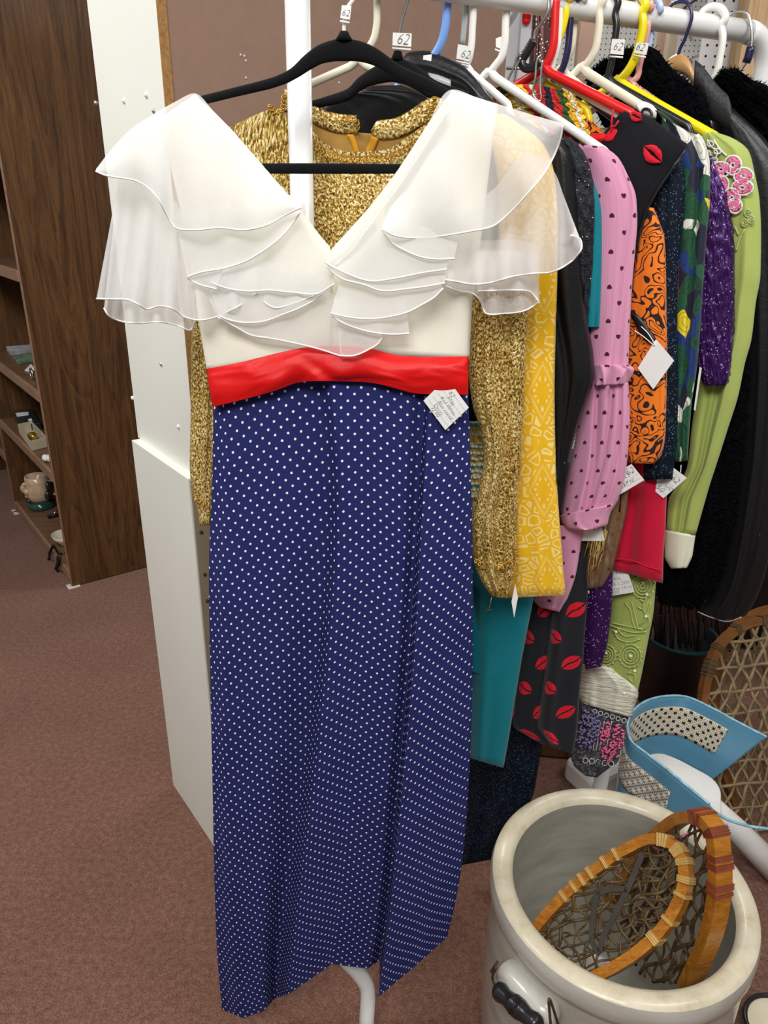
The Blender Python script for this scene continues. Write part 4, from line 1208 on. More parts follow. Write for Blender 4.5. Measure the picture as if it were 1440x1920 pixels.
MB().tube([p.pt(x, y, .008) for x, y in ((1284, 282), (1262, 315), (1236, 352), (1212, 395), (1198, 440), (1190, 480))], .0018, 6).build('zip', M['p_black'], g)
p2 = Pl(p.P0, p.N)
shell('skirt_panel', [(960, 980, 1110, 980), (962, 1040, 1104, 1040), (985, 1133, 1101, 1133), (982, 1186, 1097, 1186), (975, 1244, 1093, 1244), (968, 1302, 1087, 1302), (961, 1360, 1083, 1361), (985, 1378, 1079, 1392), (1010, 1393, 1074, 1414)], p2, M['lips'], g, th=.016, folds=[(.42, .05, -.016, -.1, .8), (.6, .1, .012, -.1, .6)], wr=(2, .004, 3), nr=50, nc=36)

# orange print top
g = garment('orange_blouse', 'orange blouse with black leaf scroll print hanging beside the pink sleeve', 'blouse')
p = P['orange']
shell('sleeve', [(1212, 388, 1226, 390), (1204, 412, 1236, 415), (1196, 447, 1246, 447), (1182, 513, 1249, 513), (1172, 597, 1250, 597), (1170, 652, 1251, 652), (1170, 730, 1250, 730), (1170, 808, 1248, 808), (1172, 848, 1241, 852), (1180, 868, 1226, 870)], p, M['orange'], g, th=.018, wr=(3, .006, 3), nr=46, nc=28)
shell('shoulder', [(1075, 205, 1120, 235), (1090, 240, 1135, 255), (1110, 300, 1150, 300)], p, M['orange'], g, th=.006, nr=14, nc=12)
shell('black_placket', [(1184, 590, 1196, 590), (1192, 610, 1212, 608), (1200, 626, 1222, 622), (1214, 642, 1232, 638)], Pl(p.P0 + p.N * .022, p.N), M['leather'], g, th=.004, nr=14, nc=8, label='glossy black trim')
# navy glitter dress
g = garment('glitter_dress', 'long dark navy dress of sparkling knit, its skirt pooling behind the crock', 'dress')
p = P['navy']
shell('sleeve', [(1180, 250, 1262, 280), (1190, 300, 1284, 320), (1200, 347, 1285, 347), (1206, 402, 1283, 402), (1210, 458, 1277, 458), (1212, 541, 1271, 541), (1212, 636, 1270, 636), (1212, 730, 1272, 730), (1212, 800, 1270, 800), (1208, 860, 1265, 860), (1206, 900, 1261, 898)], p, M['navy_glitter'], g, th=.016, wr=(3, .005, 4), nr=50, nc=28)
shell('skirt', [(870, 1300, 1030, 1300), (866, 1387, 1018, 1387), (862, 1448, 1008, 1448), (860, 1486, 1001, 1486), (856, 1540, 975, 1540), (852, 1600, 945, 1585), (850, 1625, 930, 1610)], Pl(P['teal'].P0 + Vector((0, .17, 0)), P['teal'].N), M['navy_glitter'], g, th=.03, wr=(5, .014, 6), nr=36, nc=36)
# red top
g = garment('red_shirt', 'plain red jersey shirt whose sleeve end shows below the orange and navy sleeves', 'shirt')
p = P['red']
shell('sleeve', [(1200, 300, 1282, 305), (1215, 400, 1286, 400), (1214, 520, 1278, 520), (1205, 650, 1272, 650), (1180, 800, 1262, 800), (1168, 880, 1256, 880), (1163, 936, 1250, 936), (1156, 990, 1248, 990), (1150, 1045, 1244, 1045), (1144, 1066, 1243, 1094)], p, M['red'], g, th=.018, folds=[(.3, .14, -.012, .05, .2)], wr=(2, .003, 3), nr=50, nc=26)
MB().tube([p.pt(x, y, .0175) for x, y in ((1152, 1048), (1184, 1050), (1215, 1063), (1242, 1070))], .0012, 6).build('hem_stitch', M['red'], g)
shell('shoulder', [(1108, 188, 1150, 210), (1130, 215, 1180, 226), (1150, 232, 1190, 236)], p, M['maroon'], g, th=.005, nr=14, nc=12)
# brown print scarf garment
g = garment('paisley_scarf', 'brown paisley scarf with loose fringe between the pink and red sleeves', 'scarf')
p = Pl(P['yel2'].P0, P['yel2'].N)
shell('body', [(1110, 900, 1180, 900), (1106, 950, 1176, 950), (1100, 1000, 1166, 1000), (1098, 1040, 1156, 1040), (1096, 1075, 1148, 1070), (1100, 1105, 1130, 1100)], p, M['brownprint'], g, th=.014, wr=(5, .010, 3), nr=30, nc=24)
m = MB(); rnd = random.Random(8)
for i in range(26):
    x = rnd.uniform(1106, 1140); y = rnd.uniform(985, 1040)
    m.tube([p.pt(x, y, .02), p.pt(x - rnd.uniform(0, 8), y + 20, .022), p.pt(x - rnd.uniform(4, 18), y + rnd.uniform(35, 60), .02)], .0006, 5)
m.build('fringe', M['rawhide_wrap'], g)
# green floral
g = garment('floral_blouse', 'green, blue and white floral blouse on the cream hanger', 'blouse')
p = P['green']
shell('sleeve', [(1225, 206, 1240, 208), (1240, 222, 1292, 246), (1240, 246, 1310, 250), (1243, 280, 1322, 268), (1246, 310, 1331, 305), (1248, 374, 1331, 374), (1248, 444, 1325, 444), (1248, 513, 1320, 513), (1248, 569, 1316, 569), (1248, 636, 1312, 636), (1248, 704, 1305, 704), (1248, 756, 1297, 756), (1252, 820, 1292, 820), (1266, 866, 1289, 864)], p, M['green'], g, th=.016, folds=[(.72, .06, -.010, -.2, .6)], wr=(3, .006, 3), nr=60, nc=28)
shell('collar', [(1193, 196, 1200, 212), (1205, 190, 1215, 218), (1222, 196, 1228, 224), (1232, 206, 1230, 224)], Pl(p.P0 + p.N * .008, p.N), M['paper'], g, th=.005, nr=14, nc=8, label='white collar with a dark ring')
MB().tube([p.pt(x, y, .0145) for x, y in smooth([(1203, 212), (1206, 205), (1214, 204), (1221, 210), (1222, 217)], 16)], .0016, 6).build('collar_ring', M['p_black'], g)
# purple sequins
g = garment('sequin_dress', 'deep purple sequinned dress overlapping the lime tunic', 'dress')
p = P['purple']
shell('sleeve', [(1322, 290, 1334, 292), (1300, 330, 1350, 330), (1300, 360, 1362, 360), (1300, 400, 1370, 400), (1298, 430, 1376, 430), (1296, 513, 1378, 513), (1296, 597, 1378, 597), (1300, 652, 1375, 652), (1306, 690, 1371, 690), (1316, 714, 1368, 714), (1320, 724, 1361, 723)], p, M['sequin'], g, th=.020, wr=(4, .008, 3), nr=56, nc=34, fuzz=.0025)
shell('hem', [(1096, 1040, 1150, 1040), (1094, 1120, 1148, 1120), (1090, 1200, 1140, 1200), (1098, 1255, 1128, 1250)], Pl(P['orange'].P0, P['orange'].N), M['sequin'], g, th=.010, nr=24, nc=16)
# lime tunic
g = garment('lime_tunic', 'lime green tunic with a pink beaded flower and cream cuff on the yellow hanger', 'tunic')
p = P['lime']
shell('sleeve', [(1318, 252, 1336, 246), (1300, 285, 1374, 259), (1296, 310, 1404, 283), (1300, 345, 1414, 320), (1306, 390, 1424, 374), (1310, 440, 1427, 430), (1312, 513, 1426, 513), (1314, 569, 1417, 569), (1314, 636, 1409, 636), (1310, 690, 1397, 680), (1304, 746, 1384, 743), (1296, 808, 1366, 800), (1288, 876, 1345, 866), (1268, 912, 1330, 912), (1253, 938, 1322, 940), (1249, 995, 1304, 1004)], p, M['lime'], g, th=.020, folds=[(.45, .09, -.014, .15, .1), (.75, .07, .010, -.25, .3)], wr=(4, .004, 8), nr=70, nc=32)
shell('cuff', [(1248, 994, 1304, 1004), (1246, 1020, 1301, 1025), (1246, 1046, 1298, 1044), (1258, 1066, 1288, 1065)], Pl(p.P0 + p.N * .001, p.N), M['cuff_cream'], g, th=.0195, wr=(4, .005, 2), nr=14, nc=22, straight=True, label='cream cuff')
def embroidery(name, shapes, pl_, d, r, mat, par, seed=1):
    m = MB(); rn = random.Random(seed)
    for pts in shapes: m.tube([pl_.pt(x, y, d + rn.uniform(0, .001)) for x, y in smooth(pts, max(8, len(pts) * 5))], r, 6)
    return m.build(name, mat, par)
def ring(cx, cy, rx, ry, n=16, a=0): return [(cx + rx * math.cos(a + 2 * math.pi * i / n), cy + ry * math.sin(a + 2 * math.pi * i / n)) for i in range(n + 1)]
# beaded flower applique: petals as knotted pads with silver outline
m = MB(); rnd = random.Random(4)
pet = [(1352, 318, 14, 10), (1374, 310, 12, 14), (1394, 330, 14, 11), (1392, 352, 16, 10), (1372, 372, 12, 15), (1352, 345, 10, 12), (1378, 386, 9, 10)]
for (cx, cy, rx, ry) in pet:
    for i in range(48):
        w = rnd.uniform(0, 2 * math.pi); q = rnd.uniform(.45, 1)
        m.ball(p.pt(cx + rx * q * math.cos(w), cy + ry * q * math.sin(w), .024), .0024, 6, 4)
m.build('flower_applique', M['pink_thread'], g)
embroidery('flower_outline', [ring(cx, cy, rx + 4, ry + 4) for cx, cy, rx, ry in pet] + [ring(cx, cy, rx * .35, ry * .35) for cx, cy, rx, ry in pet], p, .024, .0014, M['white_thread'], g)
embroidery('silver_spray', [[(1326, 262), (1334, 275), (1345, 285), (1340, 300)], [(1322, 280), (1332, 290), (1330, 305)], [(1338, 262), (1350, 280), (1362, 292)], [(1325, 300), (1338, 312), (1348, 306)], ring(1332, 270, 6, 5), ring(1345, 284, 6, 5), ring(1340, 300, 5, 4), ring(1328, 288, 4, 5)], p, .022, .0011, M['white_thread'], g)
sh = []
for (cx, cy) in ((1402, 400), (1408, 412), (1396, 418)):
    sh += [ring(cx, cy, 6, 7), ring(cx, cy, 3, 3)]
sh += [[(1380, 470), (1388, 445), (1396, 430)], [(1384, 440), (1378, 425)]]
embroidery('tone_embroidery', sh, p, .022, .0012, M['lime_emb'], g)
# its lower front panel: embroidered band, ruched band, lace hem
pq = Pl(P['green'].P0 - P['green'].N * .03, P['green'].N)
shell('embroidered_panel', [(1150, 1040, 1236, 1040), (1148, 1092, 1230, 1092), (1141, 1142, 1226, 1142), (1130, 1203, 1215, 1203), (1118, 1255, 1203, 1265), (1108, 1276, 1195, 1300)], pq, M['lime'], g, th=.020, wr=(2, .004, 3), nr=36, nc=26)
sh = []
for (cx, cy, r_) in ((1205, 1100, 20), (1182, 1230, 20), (1136, 1228, 18)):
    for k in (1, .72, .45, .2): sh.append(ring(cx, cy, r_ * k, r_ * k * 1.05))
    for i in range(16):
        w = 2 * math.pi * i / 16; sh.append([(cx + r_ * 1.02 * math.cos(w), cy + r_ * 1.02 * math.sin(w)), (cx + r_ * 1.18 * math.cos(w + .1), cy + r_ * 1.18 * math.sin(w + .1))])
sh += [[(1140, 1170), (1165, 1180), (1190, 1186), (1212, 1184)], [(1148, 1168), (1175, 1174), (1205, 1180)], [(1150, 1180), (1160, 1198), (1180, 1204), (1200, 1198)], [(1158, 1180), (1170, 1192), (1190, 1192)],
       [(1172, 1130), (1182, 1145), (1186, 1165), (1192, 1180)], [(1184, 1128), (1190, 1150), (1196, 1178)], [(1212, 1120), (1206, 1140), (1212, 1156), (1200, 1172)], [(1220, 1130), (1214, 1150), (1218, 1165), (1208, 1180)],
       [(1140, 1268), (1150, 1260), (1152, 1280), (1160, 1292)], [(1176, 1262), (1190, 1264), (1188, 1280), (1178, 1270)], [(1130, 1262), (1142, 1275), (1148, 1288)], [(1200, 1124), (1208, 1130), (1204, 1142), (1196, 1138)]]
embroidery('panel_embroidery', sh, pq, .022, .0013, M['lime_emb'], g)
m = MB()
for (x, y) in ((1206, 1092), (1213, 1115), (1211, 1156), (1182, 1230), (1136, 1224), (1155, 1185), (1190, 1258), (1170, 1300)): m.ball(pq.pt(x, y, .024), .0028, 8, 6)
m.build('pearl_beads', M['pearl'], g)
shell('ruched_band', [(1088, 1244, 1150, 1250), (1088, 1282, 1197, 1298), (1087, 1306, 1190, 1325), (1090, 1318, 1184, 1346)], Pl(P['green'].P0 - P['green'].N * .026, P['green'].N), M['ruched'], g, th=.024, wr=(5, .006, 3), nr=20, nc=28, label='ruched cream band')
pq = Pl(P['green'].P0 - P['green'].N * .03, P['green'].N)
shell('lace_hem', [(1086, 1312, 1182, 1338), (1084, 1346, 1177, 1350), (1080, 1399, 1164, 1399), (1070, 1412, 1161, 1425), (1074, 1432, 1140, 1442), (1098, 1455, 1120, 1458)], pq, M['lace'], g, th=.022, wr=(4, .006, 5), nr=30, nc=28, fuzz=.0012, label='grey lace hem with ribbon flowers')
for (nm, cx, cy, rx, ry, mt, sd) in (('ribbon_flower', 1146, 1390, 22, 36, M['pink_thread'], 3), ('ribbon_flower', 1102, 1368, 20, 36, M['lilac_thread'], 4)):
    m = MB(); rn = random.Random(sd)
    for i in range(90):
        w = rn.uniform(0, 6.28); q = math.sqrt(rn.uniform(0, 1)); x, y = cx + rx * q * math.cos(w) + (8 if i % 2 else -4) * (cy - (cy + ry * q * math.sin(w))) / 40, cy + ry * q * math.sin(w)
        a = rn.uniform(0, 6.28)
        m.tube([pq.pt(x - 4 * math.cos(a), y - 4 * math.sin(a), .022), pq.pt(x, y, .029), pq.pt(x + 4 * math.cos(a), y + 4 * math.sin(a), .022)], .0017, 6)
    m.build(nm, mt, g, 'pink ribbon flower' if sd == 3 else 'lilac ribbon flower')
sh = [[(x, y) for x in ()] for y in ()]
sh = [ring(1115 + i * 11, 1334 + i * 3.4, 4, 4, 8) for i in range(6)] + [ring(1098 + i * 12, 1426 + i * 1.5, 5, 5, 8) for i in range(5)] + [[(1112 + i * 7, 1352), (1106 + i * 6, 1408)] for i in range(6)]
embroidery('lace_cord', sh, pq, .022, .0007, M['white_thread'], g)

# furs and coats at the right end
def furry(o, n, ln, seed, mat, par):
    rn = random.Random(seed); m = MB()
    me = o.data; vs = [v.co.copy() for v in me.vertices]; ns = [v.normal.copy() for v in me.vertices]
    polys = [p_.vertices[:] for p_ in me.polygons]; nn = [p_.normal.copy() for p_ in me.polygons]
    for i in range(n):
        k = rn.randrange(len(polys)); q = polys[k]
        a, b, c_ = vs[q[0]], vs[q[1]], vs[q[2]]
        u1, u2 = rn.random(), rn.random()
        if u1 + u2 > 1: u1, u2 = 1 - u1, 1 - u2
        p0 = a + (b - a) * u1 + (c_ - a) * u2
        d = (nn[k] + Vector((rn.uniform(-.7, .7), rn.uniform(-.7, .7), rn.uniform(-.9, .4)))).normalized()
        w = d.orthogonal().normalized() * .0016
        tip = p0 + d * ln * rn.uniform(.5, 1.2)
        b0 = len(m.v); m.v += [p0 - w, p0 + w, tip]; m.f.append((b0, b0 + 1, b0 + 2))
    o2 = m.build('fur_pile', mat, par); o2['kind'] = 'stuff'
    return o2
g = garment('fur_coat', 'black fur coat between the lime tunic and the leather coat', 'coat')
p = P['fur']
o = shell('body', [(1106, 136, 1168, 92), (1100, 155, 1222, 86), (1110, 180, 1258, 126), (1120, 215, 1296, 158), (1140, 250, 1320, 182), (1160, 300, 1336, 240), (1180, 380, 1372, 330), (1200, 500, 1400, 500), (1220, 700, 1404, 700), (1226, 850, 1392, 850), (1228, 980, 1376, 980), (1230, 1090, 1345, 1090), (1236, 1130, 1312, 1140)], p, M['fur'], g, th=.022, wr=(5, .012, 5), nr=60, nc=40, fuzz=.004)
furry(o, 14000, .008, 3, M['fur'], g)
g = garment('leather_coat', 'long worn black leather coat with a wide grey-lit collar, on the wooden hanger', 'coat')
p = P['wood']
shell('collar', [(1303, 112, 1300, 165), (1316, 122, 1318, 190), (1334, 145, 1330, 222), (1352, 166, 1350, 236), (1366, 180, 1362, 244), (1372, 200, 1370, 245)], Pl(p.P0 + p.N * .02, p.N), M['leather_lit'], g, th=.008, nr=26, nc=18)
shell('body', [(1335, 200, 1376, 204), (1335, 240, 1442, 268), (1340, 300, 1480, 330), (1350, 400, 1490, 400), (1370, 500, 1490, 500), (1378, 600, 1490, 600), (1380, 700, 1485, 700), (1376, 834, 1472, 834), (1358, 965, 1456, 965), (1336, 1083, 1433, 1083), (1318, 1130, 1410, 1138), (1306, 1147, 1398, 1155), (1330, 1158, 1368, 1165)], p, M['leather'], g, th=.026, wr=(4, .004, 12), nr=70, nc=40)
embroidery('seam', [[(1425, 1000), (1404, 1070), (1384, 1130), (1376, 1160)]], p, .026, .0012, M['leather'], g)
embroidery('worn_hem', [[(1308, 1147), (1335, 1158), (1368, 1165), (1390, 1157)]], p, .022, .0010, M['p_grey'], g)
g = garment('fur_coat', 'curly black fur coat at the far right elbow of the rack', 'coat')
p = Pl(P['white6'].P0 + P['white6'].N * .012, P['white6'].N)
o = shell('body', [(1340, 152, 1358, 131), (1345, 172, 1384, 128), (1365, 195, 1408, 150), (1390, 225, 1438, 160), (1420, 262, 1480, 190), (1440, 320, 1510, 250), (1450, 500, 1520, 500), (1440, 900, 1500, 900)], p, M['fur'], g, th=.03, wr=(6, .012, 9), nr=40, nc=30, fuzz=.005)
furry(o, 9000, .007, 5, M['fur'], g)
# ------------------------------------------------------------------ the long dress in front, on its own velvet hanger
PD = vplane(-.05, .945, 0)
h = thing('velvet_hanger', 'black velvet hanger with a low crossbar carrying the long polka dot dress', 'hanger')
TOP = [(330, 200), (375, 180), (427, 167), (487, 152), (520, 142), (547, 128), (567, 107), (587, 90), (610, 78), (633, 73), (645, 71), (657, 73), (680, 78), (703, 88), (727, 105), (750, 123), (773, 133), (800, 145), (850, 172), (905, 200)]
BOT = [(332, 214), (380, 197), (437, 183), (507, 167), (537, 157), (560, 145), (583, 130), (607, 118), (630, 115), (653, 115), (665, 115), (680, 117), (703, 123), (730, 140), (753, 155), (773, 163), (787, 168), (806, 176), (848, 193), (900, 218)]
TOP, BOT = poly(TOP, 40), poly(BOT, 40)
shell('shoulder_bar', [[tuple(a), tuple(b)] for a, b in zip(TOP, BOT)], PD, M['velvet'], h, th=.0055, nr=70, nc=12, power=.35)
MB().tube([PD.pt(645, 76), PD.pt(645, 66), PD.pt(645, 59)], [.010, .0065, .0045], 12).build('collar', M['velvet'], h)
shell('crossbar', [(338, 309, 338, 324), (420, 307, 420, 325), (560, 306, 560, 326), (700, 307, 700, 326), (830, 308, 830, 325), (892, 309, 892, 324)], PD, M['velvet'], h, th=.0045, nr=20, nc=10, power=.35)
for xa, ya, xb, yb in ((334, 205, 340, 318), (902, 208, 892, 318)):
    MB().tube([PD.pt(xa, ya), PD.pt((xa + xb) / 2 + (8 if xa > 500 else -8), (ya + yb) / 2), PD.pt(xb, yb)], .006, 10).build('end_link', M['velvet'], h)
rp = rail_at(652)
MB().tube(smooth([list(q) for q in (PD.pt(645, 66), PD.pt(646, 40), PD.pt(650, 18), PD.pt(662, 0), PD.pt(676, -20), rp + Vector((.012, -.03, .012)), rp + Vector((0, -.008, .0195)), rp + Vector((0, .016, .015)))], 50), .0022, 10).build('hook', M['p_white'], h, 'white coated hook')

dr = thing('maxi_dress', 'long navy polka dot dress with white organza ruffles and red sash, hung in front', 'dress')
def from_guides(gs, n, lin=False):
    return [list(r) for r in zip(*[[tuple(q) for q in (poly if lin else smooth)(g_, n)] for g_ in gs])]
def gd(pts, d0, d1=None):
    d1 = d0 if d1 is None else d1; n = len(pts)
    return [(x, y, d0 + (d1 - d0) * i / (n - 1)) for i, (x, y) in enumerate(pts)]
skirt = from_guides([
    gd([(400, 752), (398, 900), (392, 1050), (394, 1250), (399, 1500), (402, 1650), (408, 1800), (416, 1893)], 0, .0),
    gd([(430, 745), (432, 900), (426, 1050), (425, 1250), (430, 1500), (436, 1650), (446, 1800), (456, 1909)], .010, .030),
    gd([(520, 722), (520, 900), (512, 1050), (500, 1250), (490, 1500), (488, 1650), (490, 1800), (494, 1896)], .014, .034),
    gd([(597, 712), (612, 900), (606, 1050), (588, 1250), (556, 1500), (538, 1650), (522, 1780), (516, 1872)], .002, -.014),
    gd([(622, 712), (640, 900), (636, 1050), (618, 1250), (588, 1500), (568, 1650), (552, 1780), (543, 1863)], .014, .032),
    gd([(690, 714), (690, 900), (690, 1050), (676, 1250), (655, 1500), (642, 1650), (630, 1750), (622, 1808)], .012, .012),
    gd([(765, 728), (755, 900), (752, 1050), (742, 1250), (722, 1500), (712, 1650), (700, 1750), (690, 1816)], .012, .004),
    gd([(797, 733), (786, 900), (778, 1050), (766, 1250), (745, 1500), (733, 1650), (722, 1740), (712, 1800)], .002, -.018),
    gd([(806, 733), (796, 900), (788, 1050), (776, 1250), (752, 1500), (738, 1650), (724, 1770), (711, 1868)], .018, .034),
    gd([(842, 732), (846, 900), (846, 1050), (836, 1250), (822, 1500), (808, 1640), (792, 1740), (778, 1812)], .012, .018),
    gd([(878, 732), (883, 900), (886, 1050), (886, 1250), (880, 1450), (866, 1620), (852, 1700), (838, 1758)], 0, 0)], 40)
shell('skirt', skirt, PD, M['polka'], dr, th=.008, backth=.030, nr=110, nc=120, lin=True, power=.35, wr=(9, .0035, 21), cap=False)
sT = [(386, 692), (452, 679), (524, 661), (568, 652), (615, 649), (660, 650), (698, 654), (723, 661), (755, 667), (815, 669), (879, 668)]
sB = [(398, 763), (452, 750), (517, 732), (560, 717), (600, 714), (633, 715), (705, 719), (741, 728), (770, 736), (830, 739), (878, 740)]
sT, sB = smooth(sT, 24), smooth(sB, 24)
mid1 = [tuple((np_ * .7 + q * .3) for np_, q in zip(a, b)) for a, b in zip(sT, sB)]
mid2 = [tuple((np_ * .3 + q * .7) for np_, q in zip(a, b)) for a, b in zip(sT, sB)]
def dd2(L, d): return [(x, y, d) for x, y in L]
shell('sash', [dd2(sT, .010), dd2(mid1, .020), dd2(mid2, .024), dd2(sB, .020)], PD, M['satin'], dr, th=.014, backth=.034, nr=24, nc=96, power=.35, wr=(9, .008, 14), cap=False)
bl = [(300, 222), (314, 290), (340, 400), (362, 520), (372, 600), (388, 696)]
il = [(366, 176), (432, 240), (500, 318), (560, 390), (622, 469), (624, 560), (624, 660)]
ir = [(847, 169), (800, 237), (745, 320), (690, 392), (620, 469), (620, 560), (620, 660)]
br = [(934, 195), (922, 280), (908, 400), (896, 500), (886, 560), (880, 674)]
rowsL = from_guides([gd(bl, 0), gd([tuple(((a + b) / 2) for a, b in zip(p_, q_)) for p_, q_ in zip(smooth(bl, 12), poly(il, 12))], .006), gd(il, .004)], 24, True)
shell('bodice', rowsL, PD, M['cream'], dr, th=.012, backth=.022, nr=44, nc=30, power=.4, wr=(3, .003, 31))
rowsR = from_guides([gd(ir, .004), gd([tuple(((a + b) / 2) for a, b in zip(p_, q_)) for p_, q_ in zip(poly(ir, 12), smooth(br, 12))], .006), gd(br, 0)], 24, True)
shell('bodice', rowsR, PD, M['cream'], dr, th=.012, backth=.022, nr=44, nc=30, power=.4, wr=(3, .003, 32))
O, HM = M['organza'], M['hem']
def fl(top, hem, d0, d1, waves=(), **k): return sheet('flounce', top, hem, PD, O, HM, dr, d0, d1, waves, **k)
# left side, lowest layer first
fl([(372, 520), (460, 520), (560, 520), (640, 560)], [(408, 595), (440, 612), (470, 628), (505, 634), (560, 645), (600, 655), (640, 668)], .026, .034, ((3, .002, 0),))
fl([(380, 500), (460, 490), (560, 500), (615, 520)], [(410, 592), (430, 600), (462, 605), (492, 603), (530, 590), (560, 578), (590, 562), (606, 550)], .030, .040, ((3, .002, 1),))
fl([(500, 538), (530, 540), (560, 542), (602, 544)], [(494, 565), (503, 572), (516, 577), (545, 570), (575, 560), (601, 549)], .036, .038)
fl([(222, 342), (255, 340), (300, 400), (360, 430)], [(195, 578), (204, 592), (226, 602), (262, 606), (300, 604), (335, 611), (357, 619), (366, 602)], .004, .012, ((4, .008, 0),))
fl([(222, 338), (250, 320), (290, 330), (330, 380), (360, 420), (420, 440), (480, 470)], [(181, 560), (212, 561), (240, 562), (262, 572), (272, 579), (298, 574), (320, 577), (344, 593), (368, 600), (400, 596), (440, 578), (483, 550)], .018, .036, ((5, .010, .5),))
fl([(420, 498), (480, 470), (530, 430), (561, 398), (596, 436), (622, 472)], [(394, 528), (406, 534), (432, 542), (470, 546), (500, 544), (545, 548), (602, 548), (613, 541), (627, 532)], .034, .044, ((4, .002, 0),))
fl([(351, 517), (380, 508), (420, 500)], [(351, 521), (368, 531), (406, 542)], .046, .046)
fl([(326, 400), (380, 390), (420, 380), (460, 372), (500, 364), (540, 374), (562, 390)], [(351, 520), (372, 512), (420, 503), (460, 490), (500, 466), (535, 436), (563, 398)], .040, .050, ((2, .003, 0),))
fl([(180, 317), (212, 276), (250, 238), (290, 213), (330, 190), (365, 175), (400, 208), (440, 250), (490, 308), (530, 352), (560, 384)], [(180, 321), (196, 328), (222, 333), (255, 339), (278, 352), (296, 372), (312, 402), (330, 427), (365, 431), (410, 427), (460, 431), (500, 422), (535, 403), (565, 389)], .030, .062, ((4, .008, .4),), nr=20, nc=90, bulge=.012)
# right side
fl([(630, 560), (650, 590), (690, 600), (716, 604)], [(638, 667), (662, 667), (690, 656), (712, 641), (717, 632)], .030, .042)
fl([(645, 530), (700, 556), (762, 560)], [(622, 592), (640, 604), (670, 616), (704, 624), (740, 627), (767, 625)], .034, .046, ((2, .002, 0),))
fl([(640, 520), (690, 525), (750, 525), (820, 520)], [(619, 587), (650, 594), (690, 598), (730, 594), (765, 585), (790, 572), (815, 557), (831, 541)], .040, .052, ((2, .002, 0),))
fl([(700, 420), (740, 450), (790, 470), (840, 480)], [(612, 500), (640, 522), (680, 533), (715, 545), (760, 542), (800, 537), (834, 531)], .044, .054)
fl([(611, 487), (640, 455), (690, 391), (745, 320), (800, 236), (846, 172)], [(610, 492), (625, 501), (650, 513), (695, 527), (740, 522), (790, 512), (838, 505)], .046, .058, ((2, .002, 0),), nr=20)
fl([(722, 420), (770, 380), (830, 380), (870, 400)], [(716, 430), (735, 455), (760, 470), (790, 482), (820, 486), (852, 485)], .056, .061)
fl([(850, 440), (880, 440), (900, 450), (930, 450), (970, 450), (1010, 460)], [(836, 536), (860, 546), (886, 550), (898, 560), (911, 587), (945, 588), (985, 582), (1011, 567)], .008, .018, ((4, .006, 0),))
fl([(890, 470), (930, 470), (970, 470), (1000, 480)], [(896, 546), (930, 545), (965, 544), (995, 548), (1010, 565)], .020, .026, ((2, .002, 0),))
fl([(850, 400), (890, 380), (930, 350), (970, 300), (1010, 290), (1038, 320), (1058, 370), (1080, 428)], [(833, 524), (860, 529), (890, 533), (920, 530), (960, 519), (1000, 513), (1035, 510), (1060, 498), (1080, 482), (1091, 462), (1086, 446), (1070, 442)], .020, .042, ((6, .010, .3),))
fl([(717, 418), (735, 338), (760, 298), (800, 236), (847, 168), (895, 183), (940, 197), (1000, 216), (1054, 231)], [(716, 429), (736, 440), (770, 446), (805, 445), (845, 440), (885, 433), (922, 425), (955, 400), (990, 362), (1020, 325), (1042, 285), (1053, 252), (1055, 234)], .034, .064, ((3, .008, 1),), nr=20, nc=90, bulge=.012)
sheet('neck_facing', [(846, 174), (800, 240), (745, 322), (690, 394), (640, 458), (614, 488)], [(838, 212), (800, 272), (752, 345), (702, 414), (660, 470), (630, 498)], PD, O, HM, dr, .059, .060, straight=True, r=.0005)

# ------------------------------------------------------------------ paper tags
def card(label, corners, pl_, d, lines=(), rules=0, string=None, name='price_tag', mat=None, hole=True, ts=.0062, group=None, holder=False):
    """corners A, B, C, D in picture points; writing runs from A to B, its first line near D-C"""
    t_ = thing(name, label, 'tag', group)
    a, b, c, e = [pl_.pt(x, y, d) for x, y in corners]
    N = pl_.N
    MB().prism([a, b, c, e], N * .0006).build('card', mat or M['paper'], t_, smooth=False)
    e1 = (b - a).normalized(); e2 = (e - a); hgt = e2.length; e2 = (e2 - e1 * e2.dot(e1)).normalized(); wd = (b - a).length
    n3 = e1.cross(e2)
    if n3.dot(N) < 0: n3 = -n3
    if rules:
        m = MB()
        for i in range(rules):
            p0 = a + e2 * hgt * (i + .8) / (rules + .6) + N * .0008 + e1 * wd * .04
            m.prism([p0, p0 + e1 * wd * .92, p0 + e1 * wd * .92 + e2 * .0004, p0 + e2 * .0004], N * .0001)
        m.build('ruled_lines', M['rule'], t_, smooth=False)
    if lines:
        ms = []
        for (txt, u_, v_, k) in lines:
            me = text_mesh(txt, ts * k)
            base = a + e1 * wd * u_ + e2 * hgt * v_ + N * .0011
            ms.append(([base + e1 * v.co.x + e2 * v.co.y for v in me.vertices], [tuple(p_.vertices) for p_ in me.polygons]))
            bpy.data.meshes.remove(me)
        m = MB()
        for vs, fs in ms: m.add(vs, fs)
        m.build('writing', M['ink'], t_, smooth=False)
    if string: MB().tube(smooth([list(pl_.pt(x, y, d + .002)) for x, y in string], 20), .0007, 6).build('string', M['string'], t_)
    if holder:
        MB().tube([a - e2 * .003, b - e2 * .003], .0012, 6).build('clear_holder', M['p_white'], t_)
    return t_
card('handwritten white price tag tucked under the red sash on the polka dot skirt', ((794, 751), (835, 806), (879, 764), (838, 709)), PD, .0305,
     (('62', .30, .82, 1.15), ('3736', .42, .67, 1), ('Red White', .50, .52, .95), ('Blue casual', .55, .37, .95), ('Dress', .42, .22, 1), ('32.00', .42, .09, 1)), 5, ts=.0072)
HT = 'hanger size tags'
